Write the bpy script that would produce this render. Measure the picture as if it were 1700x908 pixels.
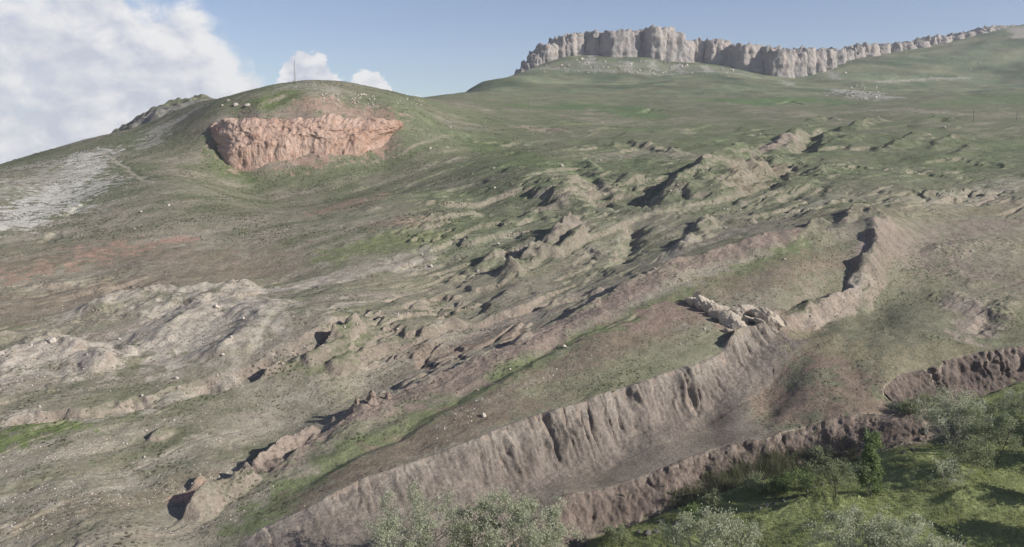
import bpy, math, random
import numpy as np
from mathutils import Vector

for o in list(bpy.data.objects):
    bpy.data.objects.remove(o, do_unlink=True)
S = bpy.context.scene
COL = S.collection
R = math.radians

# ------------------------------------------------------------------ camera
F = 1472.0           # focal length in photograph pixels (1700 wide)
PITCH = R(8.0)
CZ = 60.0
cam = bpy.data.cameras.new('camera')
cam.sensor_width = 36.0
cam.lens = 36.0 * F / 1700.0
cam.clip_start = 1.0
cam.clip_end = 20000.0
camo = bpy.data.objects.new('camera', cam)
camo.location = (0, 0, CZ)
camo.rotation_euler = (R(90) - PITCH, 0, 0)
COL.objects.link(camo)
S.camera = camo
S.render.resolution_x, S.render.resolution_y = 1024, 547

# ------------------------------------------------------------------ light
SUN_EL, SUN_AZ = R(27.0), R(113.0)      # azimuth clockwise from +Y (view direction)
EXPOSURE = 0.5
W = bpy.data.worlds.new('World')
S.world = W
W.use_nodes = True
nt = W.node_tree
nt.nodes.clear()
def N(tree, kind, **kw):
    n = tree.nodes.new(kind)
    for k, v in kw.items():
        setattr(n, k, v)
    return n
def setin(tree, node, key, val):
    sock = node.inputs[key]
    if isinstance(val, bpy.types.NodeSocket):
        tree.links.new(val, sock)
    else:
        sock.default_value = val
def math_n(tree, op, a, b=None, c=None, clamp=False):
    n = tree.nodes.new('ShaderNodeMath'); n.operation = op; n.use_clamp = clamp
    for i, v in enumerate((a, b, c)):
        if v is not None:
            setin(tree, n, i, v)
    return n.outputs[0]
def noise_n(tree, vec, scale, detail=4, rough=.55, distort=0.0):
    n = tree.nodes.new('ShaderNodeTexNoise')
    setin(tree, n, 'Vector', vec); n.inputs['Scale'].default_value = scale
    n.inputs['Detail'].default_value = detail; n.inputs['Roughness'].default_value = rough
    n.inputs['Distortion'].default_value = distort
    return n.outputs['Fac']
def maprange(tree, v, a, b, c=0.0, d=1.0, smooth=True):
    n = tree.nodes.new('ShaderNodeMapRange')
    n.interpolation_type = 'SMOOTHSTEP' if smooth else 'LINEAR'
    for i, q in enumerate((v, a, b, c, d)):
        setin(tree, n, i, q)
    return n.outputs[0]
def mixc(tree, f, a, b, mode='MIX'):
    n = tree.nodes.new('ShaderNodeMix'); n.data_type = 'RGBA'; n.blend_type = mode
    setin(tree, n, 0, f); setin(tree, n, 6, a); setin(tree, n, 7, b)
    return n.outputs[2]

sky = N(nt, 'ShaderNodeTexSky', sky_type='NISHITA', sun_disc=False, sun_elevation=SUN_EL,
        sun_rotation=SUN_AZ, altitude=2000.0, air_density=1.0, dust_density=1.5, ozone_density=1.2)
hs = N(nt, 'ShaderNodeHueSaturation'); hs.inputs['Saturation'].default_value = 0.95; hs.inputs['Hue'].default_value = 0.516
nt.links.new(sky.outputs[0], hs.inputs['Color'])
bg = N(nt, 'ShaderNodeBackground'); bg.inputs[1].default_value = 0.082
nt.links.new(hs.outputs[0], bg.inputs[0])
# clouds: a cumulus bank whose height varies with azimuth, broken up by noise
tc = N(nt, 'ShaderNodeTexCoord'); dirv = tc.outputs['Generated']
sp = N(nt, 'ShaderNodeSeparateXYZ'); nt.links.new(dirv, sp.inputs[0])
az = math_n(nt, 'MULTIPLY', math_n(nt, 'ARCTAN2', sp.outputs[0], sp.outputs[1]), 180 / math.pi)
el = math_n(nt, 'MULTIPLY', math_n(nt, 'ARCSINE', sp.outputs[2]), 180 / math.pi)
azn = maprange(nt, az, -60.0, 60.0, 0.0, 1.0, smooth=False)
fc = N(nt, 'ShaderNodeFloatCurve'); nt.links.new(azn, fc.inputs['Value'])
cv = fc.mapping.curves[0]
pts = [(-60, 12), (-45, 14), (-33, 17), (-26, 15.5), (-23.4, 12.5), (-22.6, 8.7), (-19.2, 8.3), (-18, 6.9), (-15.8, 5.4), (-15.0, 3.6),
       (-14.2, 4.9), (-13.2, 6.0), (-11.9, 5.7), (-10.9, 4.1), (-10.3, 3.9), (-9.3, 4.95), (-8.1, 4.5), (-7.0, 3.3), (-6.0, 3.5), (-5.2, 1.5), (0, 0), (20, 0), (34, 2.5), (48, 6), (60, 8)]
X = lambda a: (a + 60) / 120.0
Y = lambda e: (e + 2) / 22.0
while len(cv.points) < len(pts):
    cv.points.new(0.5, 0.5)
for p, (a, e) in zip(cv.points, pts):
    p.location = (X(a), Y(e)); p.handle_type = 'AUTO_CLAMPED'
fc.mapping.update()
top = math_n(nt, 'SUBTRACT', math_n(nt, 'MULTIPLY', fc.outputs[0], 22.0), 2.0)
cmap = N(nt, 'ShaderNodeMapping'); nt.links.new(dirv, cmap.inputs[0]); cmap.inputs['Scale'].default_value = (1, 1, 1.5)
cdir = cmap.outputs[0]
n1 = noise_n(nt, cdir, 24.0, 10, .60, .3)
n2 = noise_n(nt, cdir, 8.0, 6, .55, .2)
gap = math_n(nt, 'SUBTRACT', top, el)
cum = maprange(nt, az, -15.6, -14.6)                     # the small crisp cumulus heads right of the bank
dens = math_n(nt, 'ADD', math_n(nt, 'MULTIPLY', gap, math_n(nt, 'ADD', math_n(nt, 'MULTIPLY', cum, .9), .6)),
              math_n(nt, 'MULTIPLY', math_n(nt, 'SUBTRACT', n1, .5), 3.6))
n3 = noise_n(nt, cdir, 70.0, 6, .6, .3)
dens = math_n(nt, 'ADD', dens, math_n(nt, 'MULTIPLY', math_n(nt, 'MULTIPLY', cum, 3.0), math_n(nt, 'SUBTRACT', n3, .5)))
mask = maprange(nt, dens, math_n(nt, 'SUBTRACT', math_n(nt, 'MULTIPLY', cum, .25), .35), math_n(nt, 'SUBTRACT', 1.0, math_n(nt, 'MULTIPLY', cum, .6)))
# thin veil inside the bank where the noise is low
veil = maprange(nt, math_n(nt, 'ADD', n2, math_n(nt, 'MULTIPLY', n1, .35)), .40, .64, .55, 1.0)
mask = math_n(nt, 'MULTIPLY', mask, math_n(nt, 'MAXIMUM', veil, cum))
# self-shading: compare density with a sample stepped toward the sun
off = N(nt, 'ShaderNodeVectorMath', operation='ADD')
nt.links.new(cdir, off.inputs[0]); off.inputs[1].default_value = (0.012, -0.0, 0.016)
n1b = noise_n(nt, off.outputs[0], 24.0, 10, .60, .3)
n2b = noise_n(nt, off.outputs[0], 8.0, 6, .55, .2)
lit = math_n(nt, 'ADD', math_n(nt, 'MULTIPLY', math_n(nt, 'SUBTRACT', n1, n1b), 2.4),
             math_n(nt, 'MULTIPLY', math_n(nt, 'SUBTRACT', n2, n2b), 3.5))
edge = maprange(nt, gap, 0.2, 5.0, 0.22, -0.22, smooth=False)
lit = math_n(nt, 'ADD', math_n(nt, 'ADD', lit, math_n(nt, 'MULTIPLY', cum, math_n(nt, 'SUBTRACT', math_n(nt, 'MULTIPLY', n3, 1.6), 1.0))), math_n(nt, 'ADD', edge, .62), clamp=True)
ccol = mixc(nt, lit, (0.66, 0.69, 0.785, 1), (1.0, .995, .985, 1))
cbg = N(nt, 'ShaderNodeBackground'); nt.links.new(ccol, cbg.inputs[0]); cbg.inputs[1].default_value = 0.66
mx = N(nt, 'ShaderNodeMixShader'); nt.links.new(mask, mx.inputs[0])
nt.links.new(bg.outputs[0], mx.inputs[1]); nt.links.new(cbg.outputs[0], mx.inputs[2])
out = N(nt, 'ShaderNodeOutputWorld'); nt.links.new(mx.outputs[0], out.inputs[0])

sun = bpy.data.lights.new('sun', 'SUN'); sun.energy = 4.8; sun.angle = R(0.53); sun.color = (1.0, .945, .87)
suno = bpy.data.objects.new('sun', sun); COL.objects.link(suno)
sd = Vector((math.sin(SUN_AZ) * math.cos(SUN_EL), math.cos(SUN_AZ) * math.cos(SUN_EL), math.sin(SUN_EL)))
suno.rotation_euler = sd.to_track_quat('Z', 'Y').to_euler()
suno.location = (300, -100, 400)
vs = S.view_settings
vs.view_transform = 'Standard'; vs.look = 'None'; vs.gamma = 1.0; vs.exposure = EXPOSURE
vs.use_curve_mapping = False
S.render.engine = 'CYCLES'
S.cycles.max_bounces = 6
S.cycles.volume_bounces = 0
S.cycles.transparent_max_bounces = 8

# ------------------------------------------------------------------ noise
rngP = np.random.RandomState(7)
PERM = rngP.permutation(4096).astype(np.int32)
PERM = np.concatenate([PERM, PERM])
GA = rngP.rand(4096) * 2 * np.pi
GX, GY = np.cos(GA).astype(np.float32), np.sin(GA).astype(np.float32)
g3 = rngP.randn(4096, 3); g3 /= np.linalg.norm(g3, axis=1)[:, None]
G3 = g3.astype(np.float32)
def pn2(x, y, seed=0):
    x = np.asarray(x, np.float64) + seed * 37.17; y = np.asarray(y, np.float64) - seed * 21.73
    xi = np.floor(x); yi = np.floor(y)
    xf = (x - xi).astype(np.float32); yf = (y - yi).astype(np.float32)
    xi = xi.astype(np.int32) & 4095; yi = yi.astype(np.int32) & 4095
    u = xf * xf * xf * (xf * (xf * 6 - 15) + 10); v = yf * yf * yf * (yf * (yf * 6 - 15) + 10)
    x1 = (xi + 1) & 4095; y1 = (yi + 1) & 4095
    def g(a, b, dx, dy):
        h = PERM[PERM[a] + b]
        return GX[h] * dx + GY[h] * dy
    n00 = g(xi, yi, xf, yf); n10 = g(x1, yi, xf - 1, yf)
    n01 = g(xi, y1, xf, yf - 1); n11 = g(x1, y1, xf - 1, yf - 1)
    a = n00 + u * (n10 - n00); b = n01 + u * (n11 - n01)
    return (a + v * (b - a)) * 1.5
def fbm(x, y, octv=4, seed=0, gain=.5, lac=2.03):
    t = 0; a = 1.0; f = 1.0
    for i in range(octv):
        t = t + a * pn2(x * f, y * f, seed + i * 3.1); a *= gain; f *= lac
    return t
def ridged(x, y, octv=4, seed=0, gain=.5):
    t = 0; a = 1.0; f = 1.0
    for i in range(octv):
        t = t + a * (1 - 2 * np.abs(pn2(x * f, y * f, seed + i * 5.7))); a *= gain; f *= 2.07
    return t
def pn3(p, seed=0):
    p = np.asarray(p, np.float64) + seed * 17.31
    pi = np.floor(p); f = (p - pi).astype(np.float32); pi = pi.astype(np.int32) & 4095
    q = (pi + 1) & 4095
    w = f * f * f * (f * (f * 6 - 15) + 10)
    res = 0
    for i in (0, 1):
        for j in (0, 1):
            for k in (0, 1):
                a = q[..., 0] if i else pi[..., 0]; b = q[..., 1] if j else pi[..., 1]; c = q[..., 2] if k else pi[..., 2]
                h = PERM[PERM[PERM[a] + b] + c]
                d = G3[h]
                dot = d[..., 0] * (f[..., 0] - i) + d[..., 1] * (f[..., 1] - j) + d[..., 2] * (f[..., 2] - k)
                wt = (w[..., 0] if i else 1 - w[..., 0]) * (w[..., 1] if j else 1 - w[..., 1]) * (w[..., 2] if k else 1 - w[..., 2])
                res = res + wt * dot
    return res * 1.5
def fbm3(p, octv=4, seed=0, gain=.5):
    t = 0; a = 1.0; f = 1.0
    for i in range(octv):
        t = t + a * pn3(p * f, seed + i * 2.3); a *= gain; f *= 2.03
    return t
def sstep(a, b, x):
    t = np.clip((x - a) / (b - a), 0, 1)
    return t * t * (3 - 2 * t)

# ------------------------------------------------------------------ survey points -> base surfaces
def ray(u, v):
    a = (np.asarray(u, float) - 850) / F; b = (454 - np.asarray(v, float)) / F
    dy = math.cos(PITCH) + b * math.sin(PITCH); dz = -math.sin(PITCH) + b * math.cos(PITCH)
    return a / dy, dz / dy          # x/y, z/y
def world(u, v, d):
    s, e = ray(u, v)
    return np.array([s * d, d, CZ + e * d])

WALL = [(250, 985, 114), (430, 880, 128), (520, 835, 132), (600, 795, 137), (700, 760, 143.5), (800, 725, 150), (900, 690, 157), (1000, 655, 164),
        (1080, 630, 170), (1150, 610, 175), (1220, 580, 184), (1265, 550, 192), (1292, 534, 196)]
WALLB = [(430, 940, 120), (600, 885, 129), (760, 835, 138.5), (900, 815, 146), (1000, 790, 152), (1100, 745, 158), (1180, 705, 168), (1230, 690, 170)]
CREST = [(330, 850, 134), (410, 800, 143), (530, 725, 157), (615, 665, 169), (700, 635, 175), (830, 580, 187), (1030, 475, 214), (1130, 430, 226),
         (1250, 395, 236), (1370, 375, 243), (1440, 355, 247)]
RWALL = [(1292, 534, 196), (1340, 518, 202), (1420, 483, 212), (1445, 420, 226), (1457, 375, 240), (1450, 353, 246)]
SHARED = [(1288, 590, 184), (1278, 640, 177), (1310, 665, 170), (1275, 690, 167.5), (1330, 700, 162), (1300, 550, 192), (1300, 690, 165), (1400, 690, 160.5), (1350, 620, 175), (1420, 640, 170), (1470, 650, 168), (1500, 686, 161)]
Upts = [(0, 908, 124), (-400, 908, 124), (200, 908, 122), (-700, 800, 145), (-700, 500, 240), (0, 800, 143), (200, 800, 145),
        (0, 700, 165), (150, 720, 160), (300, 655, 178), (480, 600, 190), (560, 555, 200), (200, 560, 213), (370, 490, 238), (0, 560, 212),
        (450, 478, 250), (700, 450, 262), (900, 440, 258), (960, 375, 285), (700, 400, 285), (300, 400, 298), (0, 400, 300), (0, 480, 250), (560, 430, 272),
        (0, 300, 420), (300, 300, 400), (600, 330, 372), (800, 335, 350), (950, 300, 372), (1000, 345, 325), (-400, 400, 300), (-400, 300, 430),
        (480, 705, 170), (600, 640, 185), (800, 558, 206), (950, 495, 224), (350, 780, 149), (200, 850, 133), (700, 540, 212), (850, 500, 226), (620, 590, 196),
        (405, 268, 478), (500, 243, 484), (560, 246, 486), (640, 236, 500), (365, 205, 496), (430, 199, 494), (520, 196, 497), (650, 200, 512), (700, 220, 510),
        (490, 136, 640), (465, 147, 628), (520, 144, 648), (400, 160, 570), (450, 153, 600), (560, 148, 650), (620, 156, 640), (680, 161, 630), (740, 200, 585), (720, 174, 625), (850, 200, 640), (800, 228, 545), (750, 255, 490), (850, 270, 440),
        (300, 250, 480), (200, 270, 470), (100, 325, 395), (300, 200, 540), (250, 215, 545), (0, 276, 520), (80, 251, 545), (160, 229, 565), (-250, 310, 540),
        (330, 170, 580), (490, 178, 800), (0, 292, 700), (160, 252, 680), (250, 225, 700), (400, 180, 720), (340, 185, 700),
        (200, 222, 830), (240, 190, 845), (290, 172, 850), (340, 161, 860), (400, 172, 850), (100, 262, 820), (200, 245, 1000), (340, 200, 1050), (0, 310, 1200), (-500, 330, 1200),
        (0, 330, 2600), (400, 300, 2600), (-600, 340, 2600), (0, 340, 3800), (800, 300, 3800), (1500, 300, 3800),
        (490, 200, 1000), (600, 180, 1000), (670, 167, 950), (730, 160, 1000), (800, 138, 1500), (830, 130, 1650), (862, 121, 1800), (650, 200, 1500), (730, 185, 1500), (800, 165, 1900), (860, 150, 2250),
        (900, 172, 900), (1000, 152, 1200), (1100, 137, 1450), (1200, 127, 1650), (900, 140, 1500), (940, 125, 1720), (1100, 175, 860),
        (960, 113, 1780), (900, 106, 1890), (950, 94, 1885), (1020, 96, 1880), (1070, 95, 1890), (1130, 104, 1880), (1100, 122, 1760), (1180, 106, 1880), (1240, 118, 1850), (1290, 131, 1780), (1345, 131, 1800), (1400, 97, 2050), (1500, 82, 2150),
        (1600, 62, 2250), (1680, 45, 2350), (1800, 30, 2450), (1950, 40, 2500), (950, 130, 2300), (1200, 150, 2300), (1400, 140, 2500), (1600, 110, 2700), (1800, 90, 2800),
        (1400, 131, 1700), (1550, 131, 1750), (1700, 126, 1750), (1300, 160, 1150), (1500, 158, 1150), (1700, 150, 1200), (1900, 150, 1200),
        (1050, 185, 790), (1300, 192, 760), (1500, 190, 750), (1700, 190, 750), (1000, 212, 620), (1200, 217, 610), (1450, 216, 600), (1700, 222, 580), (1950, 220, 600),
        (950, 247, 500), (1100, 252, 490), (1300, 252, 480), (1500, 260, 455), (1700, 265, 450), (1000, 287, 405), (1200, 287, 395), (1400, 287, 388), (1600, 292, 378), (1950, 290, 380),
        (430, 862, 131), (600, 747, 149), (720, 690, 160), (860, 620, 174), (1000, 552, 189), (1140, 492, 206), (1250, 440, 222), (1350, 420, 228), (1300, 480, 208), (1200, 515, 200), (1100, 570, 184), (900, 650, 167), (700, 730, 152),
        (1600, 400, 252), (1700, 420, 245), (1600, 330, 312), (1750, 330, 312), (1400, 310, 330), (1200, 325, 325), (1100, 360, 290), (1050, 410, 264), (1150, 395, 265), (1280, 365, 276), (1420, 335, 300),
        (1500, 520, 203), (1650, 480, 216), (1700, 562, 189), (1400, 580, 184), (1560, 592, 181), (1600, 540, 195), (1950, 500, 215), (1950, 560, 190),
        (1470, 640, 169), (1540, 640, 172)] + WALL + SHARED
Upts = [(p[0], p[1], p[2], 0.0) for p in Upts] + [(p[0], p[1], p[2], -1.6) for p in CREST] + [(p[0], p[1], p[2], -1.6) for p in RWALL[1:]] + [(p[0], p[1], p[2], 0.0) for p in [(1385, 475, 215), (1412, 417, 230), (1424, 390, 239), (1335, 500, 206), (1462, 512, 209), (1485, 452, 226), (1492, 412, 240), (1385, 552, 192), (1530, 470, 221)]]
Tpts = WALLB + SHARED + [(1080, 786, 150), (1220, 736, 157), (1380, 701, 160), (935, 822, 143), (850, 905, 130), (300, 985, 112), (1255, 650, 176),
        (0, 985, 112), (1700, 600, 180), (700, 985, 112)]
Tpts = [p + (0.0,) for p in Tpts]
Mpts = [(1130, 908, 128), (1400, 908, 123), (1700, 908, 120), (1260, 840, 140), (1400, 830, 135), (1450, 782, 147), (1530, 746, 152), (1620, 720, 152), (1700, 680, 162), (1700, 800, 136), (1220, 802, 150), (1380, 768, 153.5),
        (1100, 880, 136), (930, 920, 132), (700, 1000, 115), (1950, 650, 168), (1600, 690, 164), (1500, 715, 158), (1400, 1150, 90), (700, 1250, 85), (1900, 1000, 105), (300, 1150, 95), (1320, 870, 131), (1540, 860, 128)]
Mpts = [p + (0.0,) for p in Mpts]
KS, KL = 2.6, 1.5
def rbf_fit(pts):
    p = np.array(pts, float)
    s, e = ray(p[:, 0], p[:, 1])
    d = p[:, 2]
    val = e + p[:, 3] / d
    Xc = np.stack([KS * s, KL * np.log(d)], 1)
    n = len(Xc)
    r2 = ((Xc[:, None] - Xc[None]) ** 2).sum(-1)
    K = 0.5 * r2 * np.log(r2 + 1e-12) + np.eye(n) * 2e-5
    P = np.concatenate([np.ones((n, 1)), Xc], 1)
    A = np.zeros((n + 3, n + 3)); A[:n, :n] = K; A[:n, n:] = P; A[n:, :n] = P.T
    w = np.linalg.solve(A, np.concatenate([val, np.zeros(3)]))
    return Xc, w
SG = np.linspace(-1.1, 1.1, 380); LG = np.linspace(math.log(40), math.log(4200), 460)
def rbf_grid(pts):
    Xc, w = rbf_fit(pts)
    gs, gl = np.meshgrid(KS * SG, KL * LG, indexing='ij')
    res = w[-3] + w[-2] * gs + w[-1] * gl
    for c, wi in zip(Xc, w[:-3]):
        r2 = (gs - c[0]) ** 2 + (gl - c[1]) ** 2 + 1e-12
        res += wi * 0.5 * r2 * np.log(r2)
    return res
GU, GT, GM = rbf_grid(Upts), rbf_grid(Tpts), rbf_grid(Mpts)
def look(G, x, y):
    s = np.clip((x / y - SG[0]) / (SG[1] - SG[0]), 0, len(SG) - 1.001)
    l = np.clip((np.log(y) - LG[0]) / (LG[1] - LG[0]), 0, len(LG) - 1.001)
    i = s.astype(int); j = l.astype(int); a = s - i; b = l - j
    e = (G[i, j] * (1 - a) + G[i + 1, j] * a) * (1 - b) + (G[i, j + 1] * (1 - a) + G[i + 1, j + 1] * a) * b
    return CZ + e * y

def hit(u, v, G=None):
    """first point of the base surface seen along a line of sight"""
    s, e = ray(u, v)
    d = np.geomspace(70, 3500, 3000)
    z = look(GU if G is None else G, s * d, d)
    k = np.argmax(z >= CZ + e * d)
    d = d[k] if k else 300.0
    return np.array([s * d, d])
def poly3(pts):
    return np.array([world(*p)[:2] for p in pts])
def polyh(pts):
    return np.array([hit(*p) for p in pts])

def seg_dist(x, y, P):
    """distance to polyline, signed side (left positive), curve length parameter"""
    best = np.full(x.shape, 1e18); side = np.zeros(x.shape); tt = np.zeros(x.shape); acc = 0.0
    for a, b in zip(P[:-1], P[1:]):
        dx, dy = b - a; L = math.hypot(dx, dy) + 1e-9
        t = np.clip(((x - a[0]) * dx + (y - a[1]) * dy) / (L * L), 0, 1)
        d2 = (x - a[0] - t * dx) ** 2 + (y - a[1] - t * dy) ** 2
        m = d2 < best
        best = np.where(m, d2, best); tt = np.where(m, acc + t * L, tt)
        side = np.where(m, dx * (y - a[1]) - dy * (x - a[0]), side)
        acc += L
    return np.sqrt(best), np.sign(side), tt, acc
def in_poly(x, y, P):
    c = np.zeros(x.shape, bool)
    n = len(P)
    for i in range(n):
        x0, y0 = P[i]; x1, y1 = P[(i + 1) % n]
        if y0 == y1: continue
        c ^= ((y0 > y) != (y1 > y)) & (x < (x1 - x0) * (y - y0) / (y1 - y0) + x0)
    return c

PW = poly3(WALL + [(1288, 590, 184), (1278, 640, 177), (1280, 690, 167), (1330, 704, 161)])       # wall top, then the fading right-hand edge
PWpoly = np.concatenate([PW, [[54, 150], [90, 60], [-200, 60], [-200, 100]]])
BANK = [(560, 1100, 98), (780, 960, 121), (850, 905, 130), (935, 822, 143), (1000, 806, 146), (1080, 785, 150), (1150, 757, 154), (1220, 736, 157), (1300, 715, 159), (1380, 700, 160), (1440, 690, 161), (1500, 685, 161.5), (1532, 690, 161),
        (1515, 672, 165), (1480, 668, 165.5), (1468, 650, 168), (1500, 622, 174), (1580, 597, 180), (1640, 588, 183), (1700, 580, 185), (1850, 560, 192), (2300, 545, 205)]
PB = poly3(BANK)
PBpoly = np.concatenate([PB, [[400, 40], [-100, 40]]])
WALL_W, BANK_W = 8.5, 5.0
LW = float(np.linalg.norm(np.diff(PW[:len(WALL)], axis=0), axis=1).sum())

# ridges, steps and hollows laid over the base surface:  pixels are only used to find the spot on the ground
FEAT = []
def ridge(pts, H, wl, wr, rough=.4, nz=.0, d3=False, sharp=1.0):
    FEAT.append(('ridge', poly3(pts) if d3 else polyh(pts), H, wl, wr, rough, nz, sharp))
def stepf(pts, H, w, fade, rough=.5):
    FEAT.append(('step', polyh(pts), H, w, fade, rough, 0, 1))
ridge(CREST, 1.9, 2.6, 9.0, .22, 1.0, True)
ridge(RWALL, 2.3, 2.8, 4.2, .45, 1.6, True)
ridge([(405, 803), (450, 768), (480, 750), (530, 724)], 3.1, 1.1, 3.4, .45, 1.2)                 # razorback pieces of the far wall
ridge([(300, 868), (345, 835), (385, 812), (412, 797)], 2.8, 1.1, 3.4, .45, 1.2)
ridge([(540, 712), (575, 690), (618, 668), (650, 658)], 1.3, 1.6, 4.5, .8, .6)
ridge([(1025, 482), (1045, 470), (1130, 432)], 1.0, 1.6, 6.0, .3, .6)
ridge([(1330, 383), (1350, 372), (1375, 368)], 1.6, 2.0, 3.5, .5, .6)
ridge([(1393, 375), (1410, 358), (1432, 345)], 1.5, 2.2, 3.5, .5, .6)
ridge([(1432, 352), (1455, 352), (1470, 362)], 1.2, 3.0, 4.0, .4, .6)
ridge([(1200, 590), (1240, 565), (1275, 545), (1300, 535)], 2.8, 2.0, 3.0, .2, .5)
# hollow and lips inside the mound
ridge([(838, 577), (855, 573), (872, 568)], -2.0, 1.0, 1.6, .2)
ridge([(838, 579), (860, 574), (880, 566)], 1.2, 1.0, 2.5, .2)
ridge([(930, 572), (980, 556), (1030, 536), (1060, 520)], -.45, .8, 1.2, .5)
ridge([(790, 600), (830, 580), (880, 556)], .5, 1.4, 3, .4, .6)
ridge([(480, 820), (520, 790), (600, 745), (700, 695), (860, 610), (930, 570), (1060, 515)], -.7, 3.0, 3.0, .2)
# drainage line on the left and its edges
ridge([(-60, 715), (60, 697), (150, 690), (230, 672), (300, 655), (400, 628), (470, 598), (520, 572), (560, 548), (600, 522)], -3.0, 4.5, 2.0, .5, 1.0)
ridge([(430, 625), (480, 600), (520, 575), (545, 560)], 1.2, 3, 1.5, .6, .6)
ridge([(545, 566), (565, 550), (590, 535)], 3.0, 1.8, 4, .3, .8)
ridge([(500, 600), (530, 590), (580, 572)], 1.2, 1.8, 4, .5, .6)
ridge([(540, 615), (575, 605), (610, 580)], 1.3, 1.8, 4, .5, .6)
ridge([(242, 735), (260, 722), (285, 708)], 1.2, 1.2, 3, .4, .5)
ridge([(315, 818), (330, 800), (345, 792)], 1.4, 1.6, 2.5, .4, .5)
ridge([(600, 590), (680, 570), (740, 545), (830, 528), (910, 503), (1000, 482)], -2.0, 1.4, 3.5, .5, .6)
ridge([(690, 560), (720, 552), (770, 538)], 1.4, 3.0, 1.3, .5, .6)
ridge([(905, 512), (950, 500), (1000, 482)], 1.6, 4.0, 1.6, .3, .6)
# pale clay spurs
ridge([(110, 525), (200, 502), (300, 488), (380, 482), (440, 480)], 2.6, 5, 16, .4, .3)
ridge([(350, 505), (300, 540), (250, 580), (230, 600)], 1.8, 9, 9, .4, .3)
ridge([(450, 500), (430, 540), (380, 580), (340, 610)], 1.6, 9, 9, .4, .3)
ridge([(-40, 610), (80, 585), (150, 590), (190, 620)], 2.6, 8, 10, .4, .3)
ridge([(-60, 570), (40, 560), (90, 572)], 1.8, 5, 8, .4, 1.0)
ridge([(185, 570), (195, 590), (190, 610)], -1.0, 2, 3, .5)
# landslip blocks in the valley
ridge([(835, 470), (870, 440), (905, 415), (930, 390), (955, 372)], 3.4, 2.2, 5, .5, 1.6)
ridge([(885, 440), (920, 432), (950, 412), (975, 392)], 3.0, 4, 2.2, .5, 1.6)
ridge([(740, 475), (775, 455), (800, 448), (830, 425)], 1.3, 2, 4, .5, 1)
ridge([(800, 372), (840, 362), (890, 350), (900, 355)], -1.6, 1.5, 4, .5, 1)
ridge([(860, 358), (900, 352), (915, 365)], 1.6, 4, 2, .5, 1)
ridge([(930, 318), (950, 335), (985, 350)], 3.2, 5, 7, .4, 1.2)
ridge([(955, 280), (985, 300), (1003, 330), (1010, 345)], -3.0, 3.5, 7, .6, 1.5)
ridge([(975, 268), (1003, 290), (1050, 300), (1062, 310)], 3.4, 3, 7, .8, 1.5)
ridge([(1000, 245), (1040, 240), (1085, 245), (1130, 262)], 4.0, 8, 4.0, .8, 2)
ridge([(1100, 340), (1140, 310), (1185, 285), (1230, 270), (1290, 275)], 9.5, 6.5, 20, .15, 2)
ridge([(1190, 330), (1230, 300), (1270, 280), (1310, 265)], 4.0, 5, 9, .6, 2)
ridge([(1290, 300), (1330, 290), (1380, 285)], 3.2, 5, 8, .7, 2)
ridge([(1260, 260), (1300, 235), (1335, 220)], 5.5, 6, 12, .5, 2)
ridge([(1325, 258), (1345, 225), (1380, 208)], -7.0, 6, 8, .5, 2)
ridge([(1415, 213), (1440, 203), (1465, 200)], 5.5, 6, 7, .6, 2)
ridge([(1340, 202), (1370, 196), (1395, 200)], 3.5, 5, 8, .6, 2)
ridge([(1450, 255), (1490, 240), (1530, 225)], 3.2, 4, 9, .7, 2)
ridge([(1540, 250), (1570, 235), (1600, 225)], 2.8, 4, 8, .6, 2)
ridge([(1580, 265), (1600, 250), (1615, 240)], 2.4, 3.5, 8, .6, 2)
ridge([(1525, 205), (1560, 198), (1590, 205)], 3.5, 6, 8, .6, 2)
ridge([(1150, 380), (1200, 372), (1260, 368)], 1.4, 2, 5, .6, 1)
ridge([(1120, 420), (1150, 395), (1175, 372)], 1.8, 3, 6, .6, 1)
ridge([(1030, 440), (1050, 400), (1055, 370)], -1.8, 4, 5, .5, 1)
ridge([(1640, 530), (1655, 510), (1668, 495)], 1.4, 2.0, 5, .5, 1)
ridge([(1620, 560), (1640, 535), (1665, 490)], -1.3, 2, 3, .5, 1)
ridge([(1560, 485), (1600, 500), (1640, 520)], .9, 4, 6, .4, 1)
ridge([(1460, 470), (1520, 455), (1580, 455), (1640, 475)], .7, 6, 9, .4, 1)
ridge([(1530, 425), (1600, 410), (1690, 405)], .9, 4, 7, .5, 1)
ridge([(1380, 240), (1420, 228), (1470, 225)], 2.5, 4, 8, .6, 2)
ridge([(1060, 185), (1080, 180), (1105, 182)], -3.5, 3, 6, .5, 2)
ridge([(1290, 172), (1310, 169), (1335, 172)], -3.5, 3, 6, .5, 2)
# left hill: ditch, gully spurs
ridge([(172, 252), (200, 270), (225, 285), (248, 302)], -.8, 1.8, 2.2, .3)
ridge([(70, 405), (82, 395), (90, 385)], -1.6, 1.5, 3, .4)
ridge([(110, 360), (128, 345), (150, 335)], -1.5, 1.5, 3, .4)
ridge([(430, 182), (455, 168), (480, 155)], -2.2, 2.5, 5, .3)
ridge([(860, 210), (910, 215), (945, 222)], 2.0, 4, 5, .6, 1.5)
ridge([(755, 195), (790, 203), (800, 206)], -1.8, 3, 4, .6, 1)
# low swells in the meadow
ridge([(1245, 868, 133), (1300, 856, 136), (1360, 854, 136), (1410, 862, 134)], .9, 1.0, 4, .3, 1, True)
ridge([(1480, 790, 143), (1530, 782, 144), (1600, 786, 142)], .9, 1.0, 4, .3, 1, True)
ridge([(1560, 836, 132), (1620, 824, 133), (1700, 826, 131)], .9, 1.0, 4, .3, 1, True)
ridge([(1600, 735, 150), (1660, 722, 152), (1720, 715, 152)], .8, 1.0, 4, .3, 1, True)
# red outcrop: hollow under its nose
ridge([(352, 232), (372, 252), (392, 268)], -4.0, 6, 6, .2)

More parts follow.
